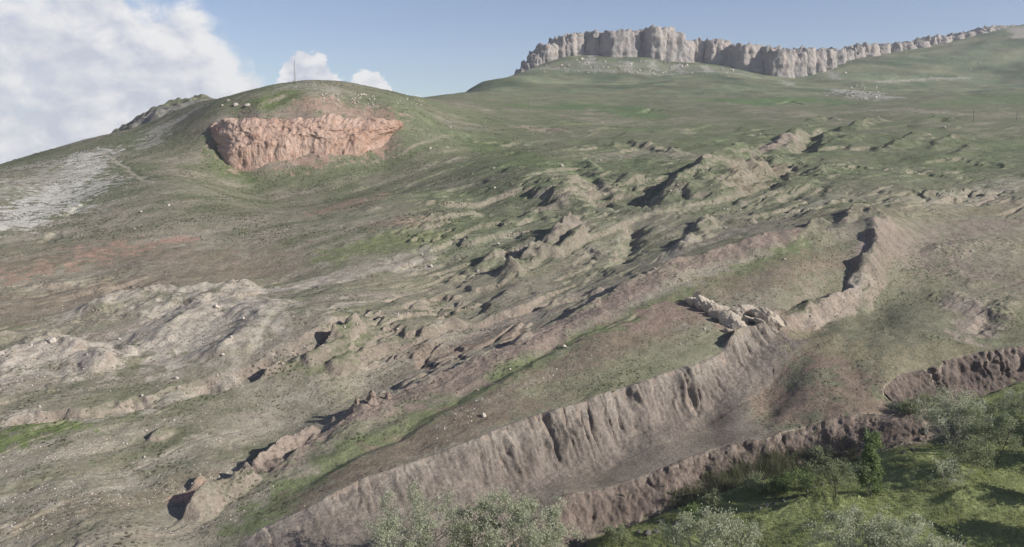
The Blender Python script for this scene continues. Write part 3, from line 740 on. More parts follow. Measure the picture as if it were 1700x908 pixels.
def ground_colour(x, y, z, nzv, kW, kB, sdW, sdB):
    s = x / y; n = len(x)
    steep = 1 - nzv
    a = fbm(x * .02, y * .02, 4, 81); b = fbm(x * .09, y * .09, 4, 83); c = fbm(x * .006, y * .006, 3, 85); g = fbm(x * .35, y * .35, 3, 87)
    # general mix of turf and bare earth: barer near the camera, greener with height and distance
    far = sstep(250, 480, y)
    al = x * .757 + y * .653; ac = -x * .653 + y * .757
    an = fbm(al * .02, ac * .10, 5, 181, .6)
    gr = np.clip(.32 + .42 * far + .40 * a + .35 * b + .25 * g - .5 * an, 0, 1)
    col = DRY[None] * (1 - gr[:, None]) + OLIVE[None] * gr[:, None]
    farg = sstep(600, 1500, y)
    fcol = FARG[None] * (1 + .30 * a[:, None] + .35 * c[:, None]) + C(.035, .018, .015)[None] * np.clip(1.6 * fbm(x * .011, y * .011, 4, 86), -.8, 1)[:, None]
    col = col * (1 - farg[:, None]) + fcol * farg[:, None]
    bare = (sstep(.18, .55, an + .35 * b + .2 * g) * sstep(560, 300, y) * .75 * np.clip(.1 + look_rough(x, y) * 1.3, 0, 1))[:, None]
    col = col * (1 - bare) + np.where(a[:, None] > 0, CLAY[None], SOIL[None] * 1.1) * bare
    tuft = np.clip(.5 + .45 * far + .5 * b, 0, 1)
    hm = hummock(x, y)
    gz = np.clip(.75 * hm + .5 * sstep(300, 420, y) * sstep(1500, 900, y) * np.clip(.5 + 1.2 * a + .6 * c, 0, 1), 0, .85) * sstep(.30, .12, steep)
    col = col * (1 - .85 * gz[:, None]) + C(.122, .146, .082)[None] * (1 + .3 * b[:, None] + .2 * a[:, None]) * (.85 * gz[:, None])
    rs = (sstep(.26, .34, s) * sstep(300, 250, y) * np.clip(.75 + .6 * a, 0, 1) * .8)[:, None]
    col = col * (1 - rs) + C(.150, .150, .098)[None] * (1 + .25 * b[:, None]) * rs
    wx = x + 3 * b; wy = y + 3 * a
    for P, w, pc, amt, brk, area, fr in PAINT:
        R0 = w * 2 + 4
        m = (x > P[:, 0].min() - R0) & (x < P[:, 0].max() + R0) & (y > P[:, 1].min() - R0) & (y < P[:, 1].max() + R0)
        if not m.any(): continue
        xm, ym = wx[m], wy[m]
        d, sg, t, L = seg_dist(xm, ym, P)
        f = 1 - d / w + brk * (1.2 * fbm(xm * fr, ym * fr, 5, 91, .6) + .5 * g[m])
        f = sstep(-.1, .55, f) * amt
        pc = pc if pc.max() > .32 else pc * np.where(pc.max() > .2, 1.12, 1.2) + .012
        col[m] = col[m] * (1 - f[:, None]) + pc[None] * f[:, None]
        bare = pc[0] > .16
        if bare: tuft[m] = tuft[m] * (1 - .4 * f)
    # steep places lose their turf
    hm = hummock(x, y)
    sl = sstep(.13 + .06 * hm, .34, steep + .05 * b) * sstep(1400, 700, y)
    ec = SOIL[None] * (1 + .3 * a[:, None]) * (1 - hm[:, None]) + C(.19, .172, .135)[None] * hm[:, None]
    col = col * (1 - .75 * sl[:, None]) + ec * (.75 * sl[:, None])
    # meadow, terrace, faces
    md = sstep(.25, .0, kB) * (y < 240)
    mcol = C(.20, .225, .10)[None] * (1 + .25 * b[:, None]) + C(.03, .012, .0)[None] * np.clip(a, 0, 1)[:, None]
    col = col * (1 - md[:, None]) + mcol * md[:, None]
    bed = np.exp(-((sdB + BANK_W + .8) / 1.3) ** 2) * .8
    col = col * (1 - bed[:, None]) + C(.12, .10, .085)[None] * bed[:, None]
    tr = sstep(-5.5, -8.5, sdW) * sstep(56, 44, x) * (kB > .6) * sstep(0.9, 1.0, kB) * (y < 200) * sstep(.97, .6, kW)
    tcol = C(.205, .178, .145)[None] * (1 + .25 * b[:, None])
    col = col * (1 - tr[:, None]) + tcol * tr[:, None]
    tuft *= (1 - md) * (1 - .6 * tr)
    face = sstep(-9.0, -7.5, sdW) * sstep(.4, -.2, sdW) * sstep(60, 54, x) * (y < 210)
    face = np.maximum(face * (kB > .8), sstep(.1, .3, kB) * sstep(1.0, .97, kB))
    col = col * (1 - face[:, None]) + SOIL[None] * face[:, None]
    return np.clip(col * (1 + .10 * g[:, None]), .01, .6), np.clip(tuft, 0, 1), gr, sstep(250, 900, y)

# ------------------------------------------------------------------ the ground sheet
def build_ground():
    sv = np.concatenate([np.linspace(-.95, -.64, 60)[:-1], np.linspace(-.64, .64, 790), np.linspace(.64, .95, 60)[1:]])
    rows = np.concatenate([np.arange(62, 100, 2.0), np.arange(100, 124, .5), np.arange(124, 202, .3), np.arange(202, 265, .42), np.arange(265, 420, 1.0), np.arange(420, 540, .8),
                           np.arange(540, 680, 2.0), np.arange(680, 1000, 6.0), np.arange(1000, 2450, 14.0), np.arange(2450, 4000, 60.0)])
    yy, ss = np.meshgrid(rows, sv, indexing='ij')
    nr, nc = yy.shape
    x = (ss * yy).ravel(); y = yy.ravel()
    z, kW, kB, sdW, sdB = height(x, y)
    # leave room for the separately built faces
    face = sstep(-8.5, -7.0, sdW) * sstep(-.1, -1.2, sdW) * (kB > .98) * sstep(58, 54, x)
    face = np.maximum(face, sstep(.0, .15, kB) * sstep(1.0, .85, kB))
    z = z - .9 * face
    V = np.stack([x, y, z], 1)
    G = V.reshape(nr, nc, 3)
    du = np.gradient(G, axis=1); dv = np.gradient(G, axis=0)
    nn = np.cross(du, dv); nn /= np.linalg.norm(nn, axis=2, keepdims=True)
    nn = nn.reshape(-1, 3)
    col, tuft, gr, fr = ground_colour(x, y, z, nn[:, 2], kW, kB, sdW, sdB)
    Fq = grid_faces(nr, nc)
    fx = x[Fq].mean(1); fy = y[Fq].mean(1); fs = fx / fy
    fB = kB[Fq].mean(1)
    boat = np.concatenate([poly3(WALL)[1:], poly3(RWALL)[1:], poly3(CREST)[::-1]])
    inb = in_poly(fx, fy, boat)
    mead = (fB < .5) & (fy < 260)
    hill = (~inb) & (~mead) & (((fs < -.10) & (fy > 262) & (fy < 1150)) | ((fs < .0) & (fy > 285) & (fy < 720)))
    plat = (~inb) & (~mead) & (~hill) & (fy > 600)
    ter = (~inb) & (~mead) & (~hill) & (~plat) & (fy < 172) & (kW[Fq].mean(1) < .9)
    rest = ~(inb | mead | hill | plat | ter)
    for name, mk, lab in (('meadow_ground', mead, 'green meadow below the eroded bank'),
                          ('boat_shaped_mound', inb, 'long boat-shaped earth mound with a green trough along it'),
                          ('left_hill', hill, 'green hill carrying the red rock outcrop and mast'),
                          ('far_plateau', plat, 'high green plateau below the limestone cliff'),
                          ('terrace_ground', ter, 'bare dry terrace at the foot of the earth wall'),
                          ('hillside_ground', rest, 'broken brown and olive hillside around the mound')):
        f = Fq[mk]
        ids, inv = np.unique(f, return_inverse=True)
        me = mesh_np(name, V[ids], inv.reshape(f.shape), True, M_TER)
        setcol(me, col[ids]); setcol(me, np.stack([tuft, gr, fr], 1)[ids], 'Mask')
        me.normals_split_custom_set_from_vertices(nn[ids].tolist())
        tag(add_obj(name, me), lab, None, None, 'structure')
build_ground()

def zat(x, y):
    z = height(np.array([float(x)]), np.array([float(y)]))[0]
    return float(z[0])
def spot(u, v):
    """ground point (with the relief) seen along a sight line"""
    s, e = ray(u, v)
    d0 = hit(u, v, GM if v > 690 and u > 1100 else None)[1]
    d = np.linspace(d0 * .84, d0 * 1.2, 170)
    z = height(s * d, d)[0]
    k = int(np.argmax(z >= CZ + e * d))
    if k == 0:
        p = hit(u, v); return p[0], p[1], zat(*p)
    return float(s * d[k]), float(d[k]), float(z[k])

# ------------------------------------------------------------------ earth faces
def resample(P, step):
    seg = np.linalg.norm(np.diff(P, axis=0), axis=1); L = np.concatenate([[0], np.cumsum(seg)])
    t = np.arange(0, L[-1], step)
    Q = np.stack([np.interp(t, L, P[:, i]) for i in range(P.shape[1])], 1)
    return Q, t
def smooth1(a, n):
    k = np.hanning(n + 2)[1:-1]; k /= k.sum()
    pad = np.concatenate([np.repeat(a[:1], n, 0), a, np.repeat(a[-1:], n, 0)])
    return np.stack([np.convolve(pad[:, i], k, 'same')[n:-n] for i in range(a.shape[1])], 1)
def earth_face(name, label, P, width, which, step=.22, nk=64, seed=0, amp=1.0, cols=(SOIL, BROWN, CLAY), fl=1.0):
    Q, t = resample(P, step)
    Q = smooth1(Q, int(3.0 / step))
    T = np.gradient(Q, axis=0); T /= np.linalg.norm(T, axis=1)[:, None]
    nrm = np.stack([T[:, 1], -T[:, 0]], 1)           # outward (right of direction = towards camera)
    k = np.linspace(-.14, 1.12, nk)                  # 0 top edge .. 1 foot
    off = k[None] * width
    X = Q[:, None, 0] + nrm[:, None, 0] * off; Yv = Q[:, None, 1] + nrm[:, None, 1] * off
    z, kW, kB, sdW, sdB = height(X.ravel(), Yv.ravel())
    Z = z.reshape(X.shape)
    G = np.stack([X, Yv, Z], 2)
    n3 = np.cross(np.gradient(G, axis=1), np.gradient(G, axis=0)); n3 /= np.linalg.norm(n3, axis=2, keepdims=True) + 1e-9
    n3 *= np.sign(n3[..., 2:3] + 1e-6)
    env = sstep(-.07, .03, k) * sstep(1.11, .9, k)
    TT = np.repeat(t[:, None], nk, 1); KK = np.repeat(k[None], len(t), 0)
    flute = ridged(TT * .30 + .4 * fbm(TT * .1, KK * 2, 2, seed), KK * .5, 3, seed + 1) - .45
    flute2 = ridged(TT * .85, KK * .9, 2, seed + 2) - .4
    upper = sstep(.95, .25, k)[None]
    p3 = G * (.55 - .2 * fl)
    lump = fbm3(p3, 4, seed + 3, .55)
    deep = np.clip(fbm(TT * .16, KK * .6, 2, seed + 8) * 1.6, 0, 1)
    disp = amp * (upper * (fl * 1.25 * flute * (.10 + 1.3 * deep ** 1.6) + fl * .10 * flute2) + (.5 + .35 * (1 - fl)) * lump + (1 - fl) * .9 * (ridged(TT * .35 + KK, KK * 1.2 + TT * .1, 3, seed + 21) - .5))
    cw = TT + 1.2 * fbm(TT * .25, KK * 1.2, 3, seed + 31)
    cleft = sstep(.13, .0, np.abs(pn2(cw * .21, KK * .22 + 4, seed + 33))) * sstep(.08, .5, pn2(TT * .09, KK * .8, seed + 35)) + .5 * sstep(.12, .0, np.abs(pn2(cw * .55, KK * .4, seed + 37))) * sstep(.1, .5, pn2(TT * .2, KK * .8, seed + 39))
    disp = disp - amp * 1.25 * cleft * upper
    slope = sstep(.97, .75, n3[..., 2])
    D = disp * env[None] * (.45 + .55 * slope)
    n_h = np.concatenate([np.repeat(nrm[:, None], nk, 1), np.zeros(X.shape + (1,))], 2)
    dirn = n3 * .5 + n_h * .5
    G2 = G + dirn * D[..., None]
    G2[..., 2] += .05 * env[None]
    G2[..., 2] -= .30 * (1 - sstep(-.14, -.03, k))[None] + .5 * sstep(1.03, 1.12, k)[None]
    V = G2.reshape(-1, 3)
    Fq = grid_faces(len(t), nk)[:, ::-1]
    a = fbm(TT * .12, KK * 2.0, 4, seed + 11)[..., None]; b = fbm(TT * .7, KK * 1.5, 3, seed + 12)[..., None]
    c0, c1, c2 = cols
    topw = (sstep(.5, .05, k)[None] * sstep(-.6, .4, a[..., 0]))[..., None]
    col = c0 * (1 - np.clip(.5 + a, 0, 1)) + c1 * np.clip(.5 + a, 0, 1)
    col = col * (1 - .75 * topw) + c2 * .75 * topw
    col = col * (1 + .22 * b)
    # turf lapping over the top edge
    turf = (sstep(-.02, -.10, k + 0 * TT + .06 * b[..., 0]))[..., None]
    col = col * (1 - turf) + np.array([.145, .128, .085]) * turf
    foot = (sstep(.88, 1.05, k + 0 * TT + .1 * b[..., 0]))[..., None]
    col = col * (1 - foot) + np.array([.200, .172, .140]) * foot
    me = mesh_np(name, V, Fq, True, M_WALL)
    setcol(me, np.clip(col.reshape(-1, 3), .01, .6).astype(np.float32))
    return tag(add_obj(name, me), label, None, None, 'structure')
earth_face('earth_wall', 'long fluted pale clay wall along the near side of the boat-shaped mound', PW[:len(WALL)], WALL_W, 'W', .24, 66, 3, 1.0,
           (C(.195, .168, .144), C(.160, .137, .118), C(.275, .245, .208)))
iB = 12
earth_face('eroded_bank', 'crumbling reddish brown bank above the meadow stream', PB[2:iB + 1], BANK_W, 'B', .2, 54, 23, .95,
           (C(.172, .138, .116), C(.122, .098, .084), C(.205, .170, .142)), .75)
earth_face('upper_eroded_bank', 'dark brown eroded bank at the right edge behind the pale trees', PB[15:21], BANK_W + 1, 'B', .22, 54, 33, 1.2,
           (C(.160, .128, .110), C(.110, .090, .079), C(.19, .156, .132)), .75)

# ------------------------------------------------------------------ red outcrop
def red_outcrop():
    # crest line, then foot line, both with distances
    topl = [(352, 214, 512), (356, 206, 500), (364, 201, 491), (385, 199, 486), (420, 198, 486), (470, 196.5, 489), (520, 195, 492), (570, 195, 496), (620, 196, 501), (650, 199, 506), (664, 206, 511)]
    botl = [(349, 226, 512), (356, 236, 497), (372, 250, 482), (390, 257, 475), (430, 243, 476), (470, 236, 479), (500, 228, 482), (545, 235, 484), (590, 234, 489), (632, 222, 500), (664, 208, 510)]
    A = np.array([world(*p) for p in topl]); B = np.array([world(*p) for p in botl])
    n, nk = 420, 70
    ti = np.linspace(0, len(A) - 1, n)
    ta = np.stack([np.interp(ti, np.arange(len(A)), A[:, i]) for i in range(3)], 1)
    tb = np.stack([np.interp(ti, np.arange(len(A)), B[:, i]) for i in range(3)], 1)
    ta = smooth1(ta, 15); tb = smooth1(tb, 15)
    t = np.concatenate([[0], np.cumsum(np.linalg.norm(np.diff(ta, axis=0), axis=1))])
    k = np.linspace(-.25, 1.4, nk)
    G = ta[:, None] * (1 - k[None, :, None]) + tb[:, None] * k[None, :, None]
    T = np.gradient((ta + tb) / 2, axis=0); T[:, 2] = 0; T /= np.linalg.norm(T, axis=1)[:, None]
    nrm = np.stack([T[:, 1], -T[:, 0], 0 * T[:, 0]], 1)
    kk = np.clip(k, 0, 1)
    bulge = np.sin(np.pi * kk) ** .6 * 2.6
    back = np.where(k < 0, -k * 26.0, 0)            # ledge running back over the crest
    G[..., 2] = np.where(k[None] < 0, ta[:, None, 2] + (-k[None]) * 2.0, G[..., 2])
    TT = np.repeat(t[:, None], nk, 1); KK = np.repeat(k[None], n, 0)
    lump = fbm3(G * np.array([.06, .06, .10]), 5, 61, .5); fine = fbm3(G * .45, 3, 63)
    rid = ridged(TT * .08, KK * 2.2, 4, 65) - .5
    env = sstep(-.22, .05, k) * sstep(1.3, 1.0, k)
    D = (bulge + .8 + 1.5 * kk)[None] + (1.3 * lump + .5 * fine + .5 * rid + 1.0 * (ridged(TT * .05 + .4 * lump, KK * 2.4 + TT * .02, 4, 68, .6) - .6)) * env[None]
    rag = fbm(TT * .07, KK * 2.2, 4, 67, .55)
    G[..., 2] -= 12.0 * sstep(.86, 1.35, KK + .06 * rag) * (KK > .3); G[..., 2] += 1.6 * fbm(TT * .09, KK * 0 + 2.5, 4, 69, .6) * sstep(.5, .0, KK)
    strat = np.sin(G[..., 2] * 1.3 + 2.0 * lump + TT * .03); D = D + .15 * strat * env[None]
    hollow = np.exp(-((TT - t[-1] * .17) / 6) ** 2) * np.exp(-((KK - .72) / .25) ** 2)
    D = D - 1.5 * hollow * env[None]
    G = G + nrm[:, None] * (D - back[None])[..., None]
    G[..., 2] += .5 * lump * env[None]
    me = mesh_np('red_rock_outcrop', G.reshape(-1, 3), grid_faces(n, nk)[:, ::-1], True, M_RED)
    o = add_obj('red_rock_outcrop', me)
    tag(o, 'long pinkish red rock outcrop cropping out of the left hill', 'rock outcrop')
red_outcrop()

# ------------------------------------------------------------------ limestone cliff
def buttress(me_name, base, top, half_w, depth, ang, seed, na=64, nk=32):
    """one fluted limestone tower; base z, top z are world heights round centre (cx, cy)"""
    cx, cy, z0 = base
    H = top - z0
    th = np.linspace(0, 2 * np.pi, na, endpoint=False)
    ce, se = np.cos(th), np.sin(th)
    ex = 4.0
    r = 1.0 / (np.abs(ce) ** ex + np.abs(se) ** ex) ** (1 / ex)
    k = np.concatenate([np.linspace(0, 1, nk), [1.0, 1.0, 1.0]])
    shrink = np.concatenate([1.0 + .22 * (1 - np.linspace(0, 1, nk)) ** 1.5 - .06 * np.linspace(0, 1, nk) ** 6, [.72, .4, .02]])
    px = ce * r * half_w; py = se * r * depth
    KK, TH = np.meshgrid(k, np.arange(na), indexing='ij')
    bx = px[None] * shrink[:, None]; by = py[None] * shrink[:, None]
    per = th[None] * 6.0 / np.pi
    P3 = np.stack([bx / 13 + seed * 3, by / 13, KK * H / 62 + 0 * bx], 2)
    fl = fbm3(P3, 5, seed % 17, .55)
    fl2 = 1 - 2 * np.abs(pn3(np.stack([bx / 4.5 + seed, by / 4.5, KK * H / 50], 2), seed % 13))
    led = np.sin((z0 + KK * H) / 4.5 + 3 * pn3(P3 * .5, 5)) + .7 * np.sin((z0 + KK * H) / 2.1 + seed)
    env = (np.arange(len(k)) < nk)[:, None]
    disp = (5.5 * fl + 2.6 * fl2 + .7 * led) * env
    rad = np.stack([ce, se], 1)
    bx = bx + rad[None, :, 0] * disp; by = by + rad[None, :, 1] * disp
    zz = z0 + KK * H * (1 + .0 * bx) + (.25 + .75 * KK) * (5.0 * 1.4 * fbm(bx / 12 + seed * 7, by / 12, 3, 5)) * sstep(.3, 1.0, KK)
    ca, sa = math.cos(ang), math.sin(ang)
    X = cx + bx * ca - by * sa; Yv = cy + bx * sa + by * ca
    V = np.stack([X, Yv, zz], 2).reshape(-1, 3)
    nrow = len(k)
    i = np.arange(nrow - 1)[:, None] * na + np.arange(na)[None]
    j = np.arange(nrow - 1)[:, None] * na + (np.arange(na)[None] + 1) % na
    Fq = np.stack([i, j, j + na, i + na], 2).reshape(-1, 4)
    return mesh_np(me_name, V, Fq, True, M_LIME)
def limestone():
    root = empty('limestone_cliff', tuple(world(1130, 100, 1960)))
    tag(root, 'pale limestone cliff of fluted towers crowning the ridge on the skyline', 'cliff', None)
    rl = np.array(root.location)
    # u centre, half width px, v top, v foot, distance, turn
    T = [(872, 7, 111, 122, 1905, .3), (881, 7, 101, 119, 1910, .3), (890, 8, 91, 116, 1915, .4), (897, 8, 79, 112, 1920, .4), (907, 9, 69, 111, 1928, .5), (917, 8, 77, 110, 1932, .4), (927, 9, 72, 106, 1935, .4),
         (938, 10, 64, 104, 1940, .4), (950, 11, 57, 99, 1945, .3), (963, 11, 56, 94, 1950, .3), (975, 10, 60, 91, 1960, .4), (988, 12, 53, 88, 1962, .5), (1002, 9, 57, 92, 1968, .3),
         (1012, 8, 56, 97, 1962, .6), (1026, 14, 47, 103, 1945, .25), (1046, 13, 49, 101, 1950, .2), (1062, 10, 54, 96, 1958, .4), (1073, 9, 60, 96, 1965, .5), (1090, 15, 52, 108, 1942, .35), (1112, 14, 55, 109, 1940, .25), (1128, 10, 61, 110, 1942, .3),
         (1140, 9, 69, 108, 1946, .5), (1153, 11, 67, 110, 1945, .3), (1170, 11, 68, 110, 1945, .3), (1187, 11, 69, 110, 1940, .4), (1205, 12, 72, 112, 1935, .3), (1222, 11, 75, 117, 1925, .4), (1238, 13, 78, 127, 1910, .3),
         (1257, 12, 84, 133, 1895, .5), (1275, 13, 80, 137, 1880, .4), (1293, 14, 80, 138, 1870, .2), (1312, 13, 81, 136, 1875, .1), (1331, 13, 83, 137, 1885, 0), (1350, 12, 84, 136, 1890, -.1), (1367, 11, 82, 124, 1920, -.3),
         (1384, 11, 80, 112, 1960, -.4), (1402, 11, 79, 103, 2000, -.3), (1420, 11, 76, 100, 2030, -.3), (1440, 12, 75, 97, 2055, -.3), (1460, 12, 73, 95, 2075, -.3), (1480, 12, 70, 92, 2095, -.2), (1500, 12, 69, 89, 2115, -.2), (1520, 12, 66, 86, 2140, -.2),
         (1540, 12, 62, 82, 2165, -.2), (1560, 12, 60, 78, 2185, -.2), (1580, 12, 57, 74, 2210, -.2), (1600, 12, 53, 70, 2235, -.2), (1620, 12, 49, 65, 2260, -.2), (1640, 12, 46, 60, 2290, -.2), (1660, 12, 43, 55, 2315, -.2), (1678, 10, 40.5, 52, 2340, -.2)]
    for i, (u, hw, vt, vb, d, turn) in enumerate(T):
        p = world(u, vb - 3 * math.sin(i * 1.7), d); q = world(u, vt + 2 + (4.0 * math.sin(i * 2.3) + 3 * math.sin(i * 5.1)) * (vb - vt) / 50, d)
        w = hw * d / F * 1.12 * (1.65, 1.3, 1.5, 1.2, 1.6, 1.4, 1.25)[i * 3 % 7]
        pro = {13: -6, 14: 30, 15: 30, 16: -14, 17: -22, 18: 34, 19: 30, 20: 22, 21: -22, 24: 14, 25: 8, 27: 26, 28: -24, 30: 22, 31: 8, 10: -12, 11: 18, 12: -16, 8: 14, 4: 12, 5: -12, 35: -10, 38: 10, 41: -10, 44: 12, 47: -8}.get(i, (i * 7 % 5 - 2) * 3)
        me = buttress('buttress', (p[0] - pro * p[0] / d, d + w * .6 - pro, p[2] - 14), q[2] - 2, w, w * 1.25, turn, 11 + i * 3)
        me.transform(__import__('mathutils').Matrix.Translation(-Vector(rl)))
        add_obj('buttress', me, root)
limestone()

# ------------------------------------------------------------------ rocks
def ico(sub):
    import bmesh
    bm = bmesh.new(); bmesh.ops.create_icosphere(bm, subdivisions=sub, radius=1.0)
    v = np.array([x.co[:] for x in bm.verts]); f = np.array([[q.index for q in p.verts] for p in bm.faces]); bm.free()
    return v, f
ICO = {s: ico(s) for s in (1, 2, 3, 4)}
def rock_mesh(name, seed, mat, sub=3, scale=(1, 1, .75), rough=.28, cuts=9, cut=(.55, .85), fine=0.0):
    v, f = ICO[sub]
    r = np.random.RandomState(seed)
    v = v.copy()
    for i in range(cuts):
        n = r.randn(3); n /= np.linalg.norm(n); d = r.uniform(*cut)
        h = v @ n - d
        v -= np.where(h > 0, h, 0)[:, None] * n * .92
    v *= (1 + rough * .5 * fbm3(v * 1.6 + seed, 3, seed % 11) + fine * (fbm3(v * 4.5 + seed, 3, seed % 7) - .35 * np.abs(pn3(v * 3.1, seed % 5))))[:, None]
    v *= np.array(scale)
    return mesh_np(name, v, f, False, mat)
ROCKS = [rock_mesh('boulder', 100 + i, M_STONE, 2, (1, r, h)) for i, (r, h) in enumerate([(.8, .6), (.7, .8), (.9, .55), (.65, .7), (.85, .75)])]
rr = random.Random(5)
def boulder(u, v, px, label, group=None, mat=None, name='boulder', sink=.25, tall=1.0):
    x, y, z = spot(u, v)
    r = .5 * px * y / F
    me = rr.choice(ROCKS)
    if mat is not None: me = rock_mesh(name, rr.randrange(9999), mat, 3, (1, .8, .8))
    o = add_obj(name, me, None, (x, y, z + r * (.55 - sink) * tall))
    o.scale = (r, r, r * tall); o.rotation_euler = (rr.uniform(-.3, .3), rr.uniform(-.3, .3), rr.uniform(0, 6.28))
    tag(o, label, 'boulder', group)
    return o
for u, v, px, lab in [
    (86, 567, 17, 'large pale boulder casting a shadow on the left clay slope'),
    (52, 574, 7, 'small pale boulder just left of the large boulder on the left clay slope'),
    (360, 513, 12, 'upright pale boulder on top of the pale clay spur'),
    (404, 531, 8, 'pale boulder on the clay spur below the upright one'),
    (384, 562, 7, 'small white boulder low on the clay spur'),
    (198, 564, 7, 'pale boulder in the shallow gully between the two clay spurs'),
    (293, 629, 9, 'flat white boulder above the dry stream bed on the left'),
    (297, 645, 9, 'rough pale boulder at the edge of the dry stream bed'),
    (236, 660, 6, 'small white boulder on the lip of the dry stream bed'),
    (66, 676, 6, 'lone white boulder beside a dark hole at the left'),
    (370, 590, 7, 'pale boulder between the clay spurs and the dry stream'),
    (716, 443, 8, 'round white boulder on the valley slope left of the landslip blocks'),
    (793, 452, 8, 'white boulder with a black shadow beside the landslip blocks'),
    (827, 407, 7, 'pale boulder uphill of the landslip blocks'),
    (701, 423, 5, 'small pale boulder at the foot of the bright green slope'),
    (937, 577, 10, 'pale slab lying in the green trough of the mound'),
    (846, 614, 6, 'white stone at the edge of the green trough of the mound'),
    (794, 648, 5, 'small white stone with its shadow in the green trough'),
    (803, 692, 12, 'low broken pale rock on the furrowed side of the mound'),
    (924, 614, 4, 'tiny white stone on the furrowed side of the mound'),
    (240, 760, 7, 'pale boulder on the dirt slope below the dark slit at lower left'),
    (243, 717, 7, 'white boulder above the dark slit at lower left'),
    (289, 699, 5, 'small pale boulder uphill of the dark slit at lower left'),
    (211, 738, 5, 'small white stone left of the dark slit'),
    (411, 178, 11, 'tall white boulder on the hilltop above the red outcrop'),
    (391, 175, 10, 'broad pale boulder left of the tall white one on the hilltop'),
    (379, 168, 7, 'small pale boulder nearest the skyline above the red outcrop'),
    (369, 176, 5, 'small stone at the far left of the hilltop boulders'),
    (933, 277, 8, 'pale boulder on the smooth green slope above the valley head'),
    (747, 213, 6, 'upright pale stone right of the red outcrop'),
    (820, 281, 5, 'small white stone on the green slope left of the valley head'),
    (714, 248, 6, 'pale stone on the slope right below the red outcrop'),
    (742, 247, 5, 'small pale stone right of another below the red outcrop'),
    (821, 313, 5, 'small white stone low on the green slope above the valley'),
    (234, 352, 6, 'pale stone on the green slope below the white marl'),
    (280, 342, 6, 'flat pale stone on the slope below the ditch'),
    (223, 381, 5, 'small white stone below the pale stone on the left slope'),
    (1204, 380, 7, 'pale boulder among the dark scrub beyond the mound'),
    (1303, 432, 5, 'small stone on the far slope inside the mound'),
    (1613, 418, 7, 'pale stone on the brown slope at the right'),
    (1515, 446, 5, 'small white stone on the grassy slope right of the mound ridge'),
    (1558, 411, 5, 'small pale stone below the brown slope at the right'),
    (1130, 573, 5, 'small pale stone on the mound below the rock outcrop'),
    (1170, 548, 7, 'pale stone below the left end of the rock outcrop on the mound'),
    (660, 553, 6, 'pale boulder in the stony dry channel'),
    (1086, 447, 6, 'pale stone on the far wall of the mound near its shadowed notch'),
    ]:
    boulder(u, v, px, lab)
for i, (u, v, px) in enumerate([(396, 272, 8), (412, 268, 6), (432, 262, 5), (470, 256, 6), (506, 248, 7), (522, 254, 9), (531, 262, 6), (556, 254, 5), (598, 250, 6), (622, 245, 6), (648, 228, 5), (382, 268, 7)]):
    boulder(u, v, px, 'small red block fallen below the red rock outcrop', 'red blocks below the red outcrop', M_RED, 'red_boulder', .3)
def patch(n, us, vs_, px, label, group, dist='u'):
    for i in range(n):
        if len(us) == 2:
            u, v = rr.uniform(*us), rr.uniform(*vs_)
        else:
            t = rr.random() * (len(us) - 1); k = int(t); f = t - k
            u = us[k] * (1 - f) + us[k + 1] * f + rr.gauss(0, 5); v = vs_[k] * (1 - f) + vs_[k + 1] * f + rr.gauss(0, 3.5)
        boulder(u, v, px * rr.uniform(.6, 1.35), label, group)
patch(46, (535, 622), (157, 176), 4.0, 'small white boulder strewn over the hill above the red outcrop', 'white boulders above the red outcrop')
patch(12, (660, 705), (163, 176), 3.5, 'small white stone on the shoulder right of the red outcrop', 'white stones on the hill shoulder')
patch(40, (425, 470, 520, 590, 650, 690), (628, 600, 575, 540, 525, 515), 3.8, 'small pale stone in the stony dry channel', 'stones in the dry channel')
patch(30, (40, 380), (500, 660), 3.2, 'small pale stone scattered on the left clay slopes', 'stones on the left clay slopes')
patch(14, (180, 520), (660, 790), 3.0, 'small pale stone scattered on the lower left dirt slope', 'stones on the lower left slope')
patch(40, (1405, 1470), (142, 166), 4.2, 'grey boulder in the rockslide below the cliff', 'rockslide boulders')
patch(55, (930, 1240), (98, 122), 4.5, 'fallen limestone block on the talus below the tall towers', 'fallen blocks on the talus')
patch(20, (880, 960, 1100, 1240), (117, 119, 124, 123), 3.5, 'pale stone in the line of rubble under the talus', 'rubble line under the talus')
patch(16, (1400, 1640), (80, 128), 4.0, 'pale block on the dark green slope under the right part of the cliff', 'blocks on the right green slope')
patch(24, (960, 1200), (260, 340), 3.6, 'pale stone among the eroded hummocks at the valley head', 'stones at the valley head')
patch(20, (1200, 1690), (190, 340), 3.4, 'pale stone on the hummocky green slope', 'stones on the hummocky slope')
patch(18, (640, 1000), (270, 470), 3.0, 'small pale stone on the green valley side', 'stones on the valley side')

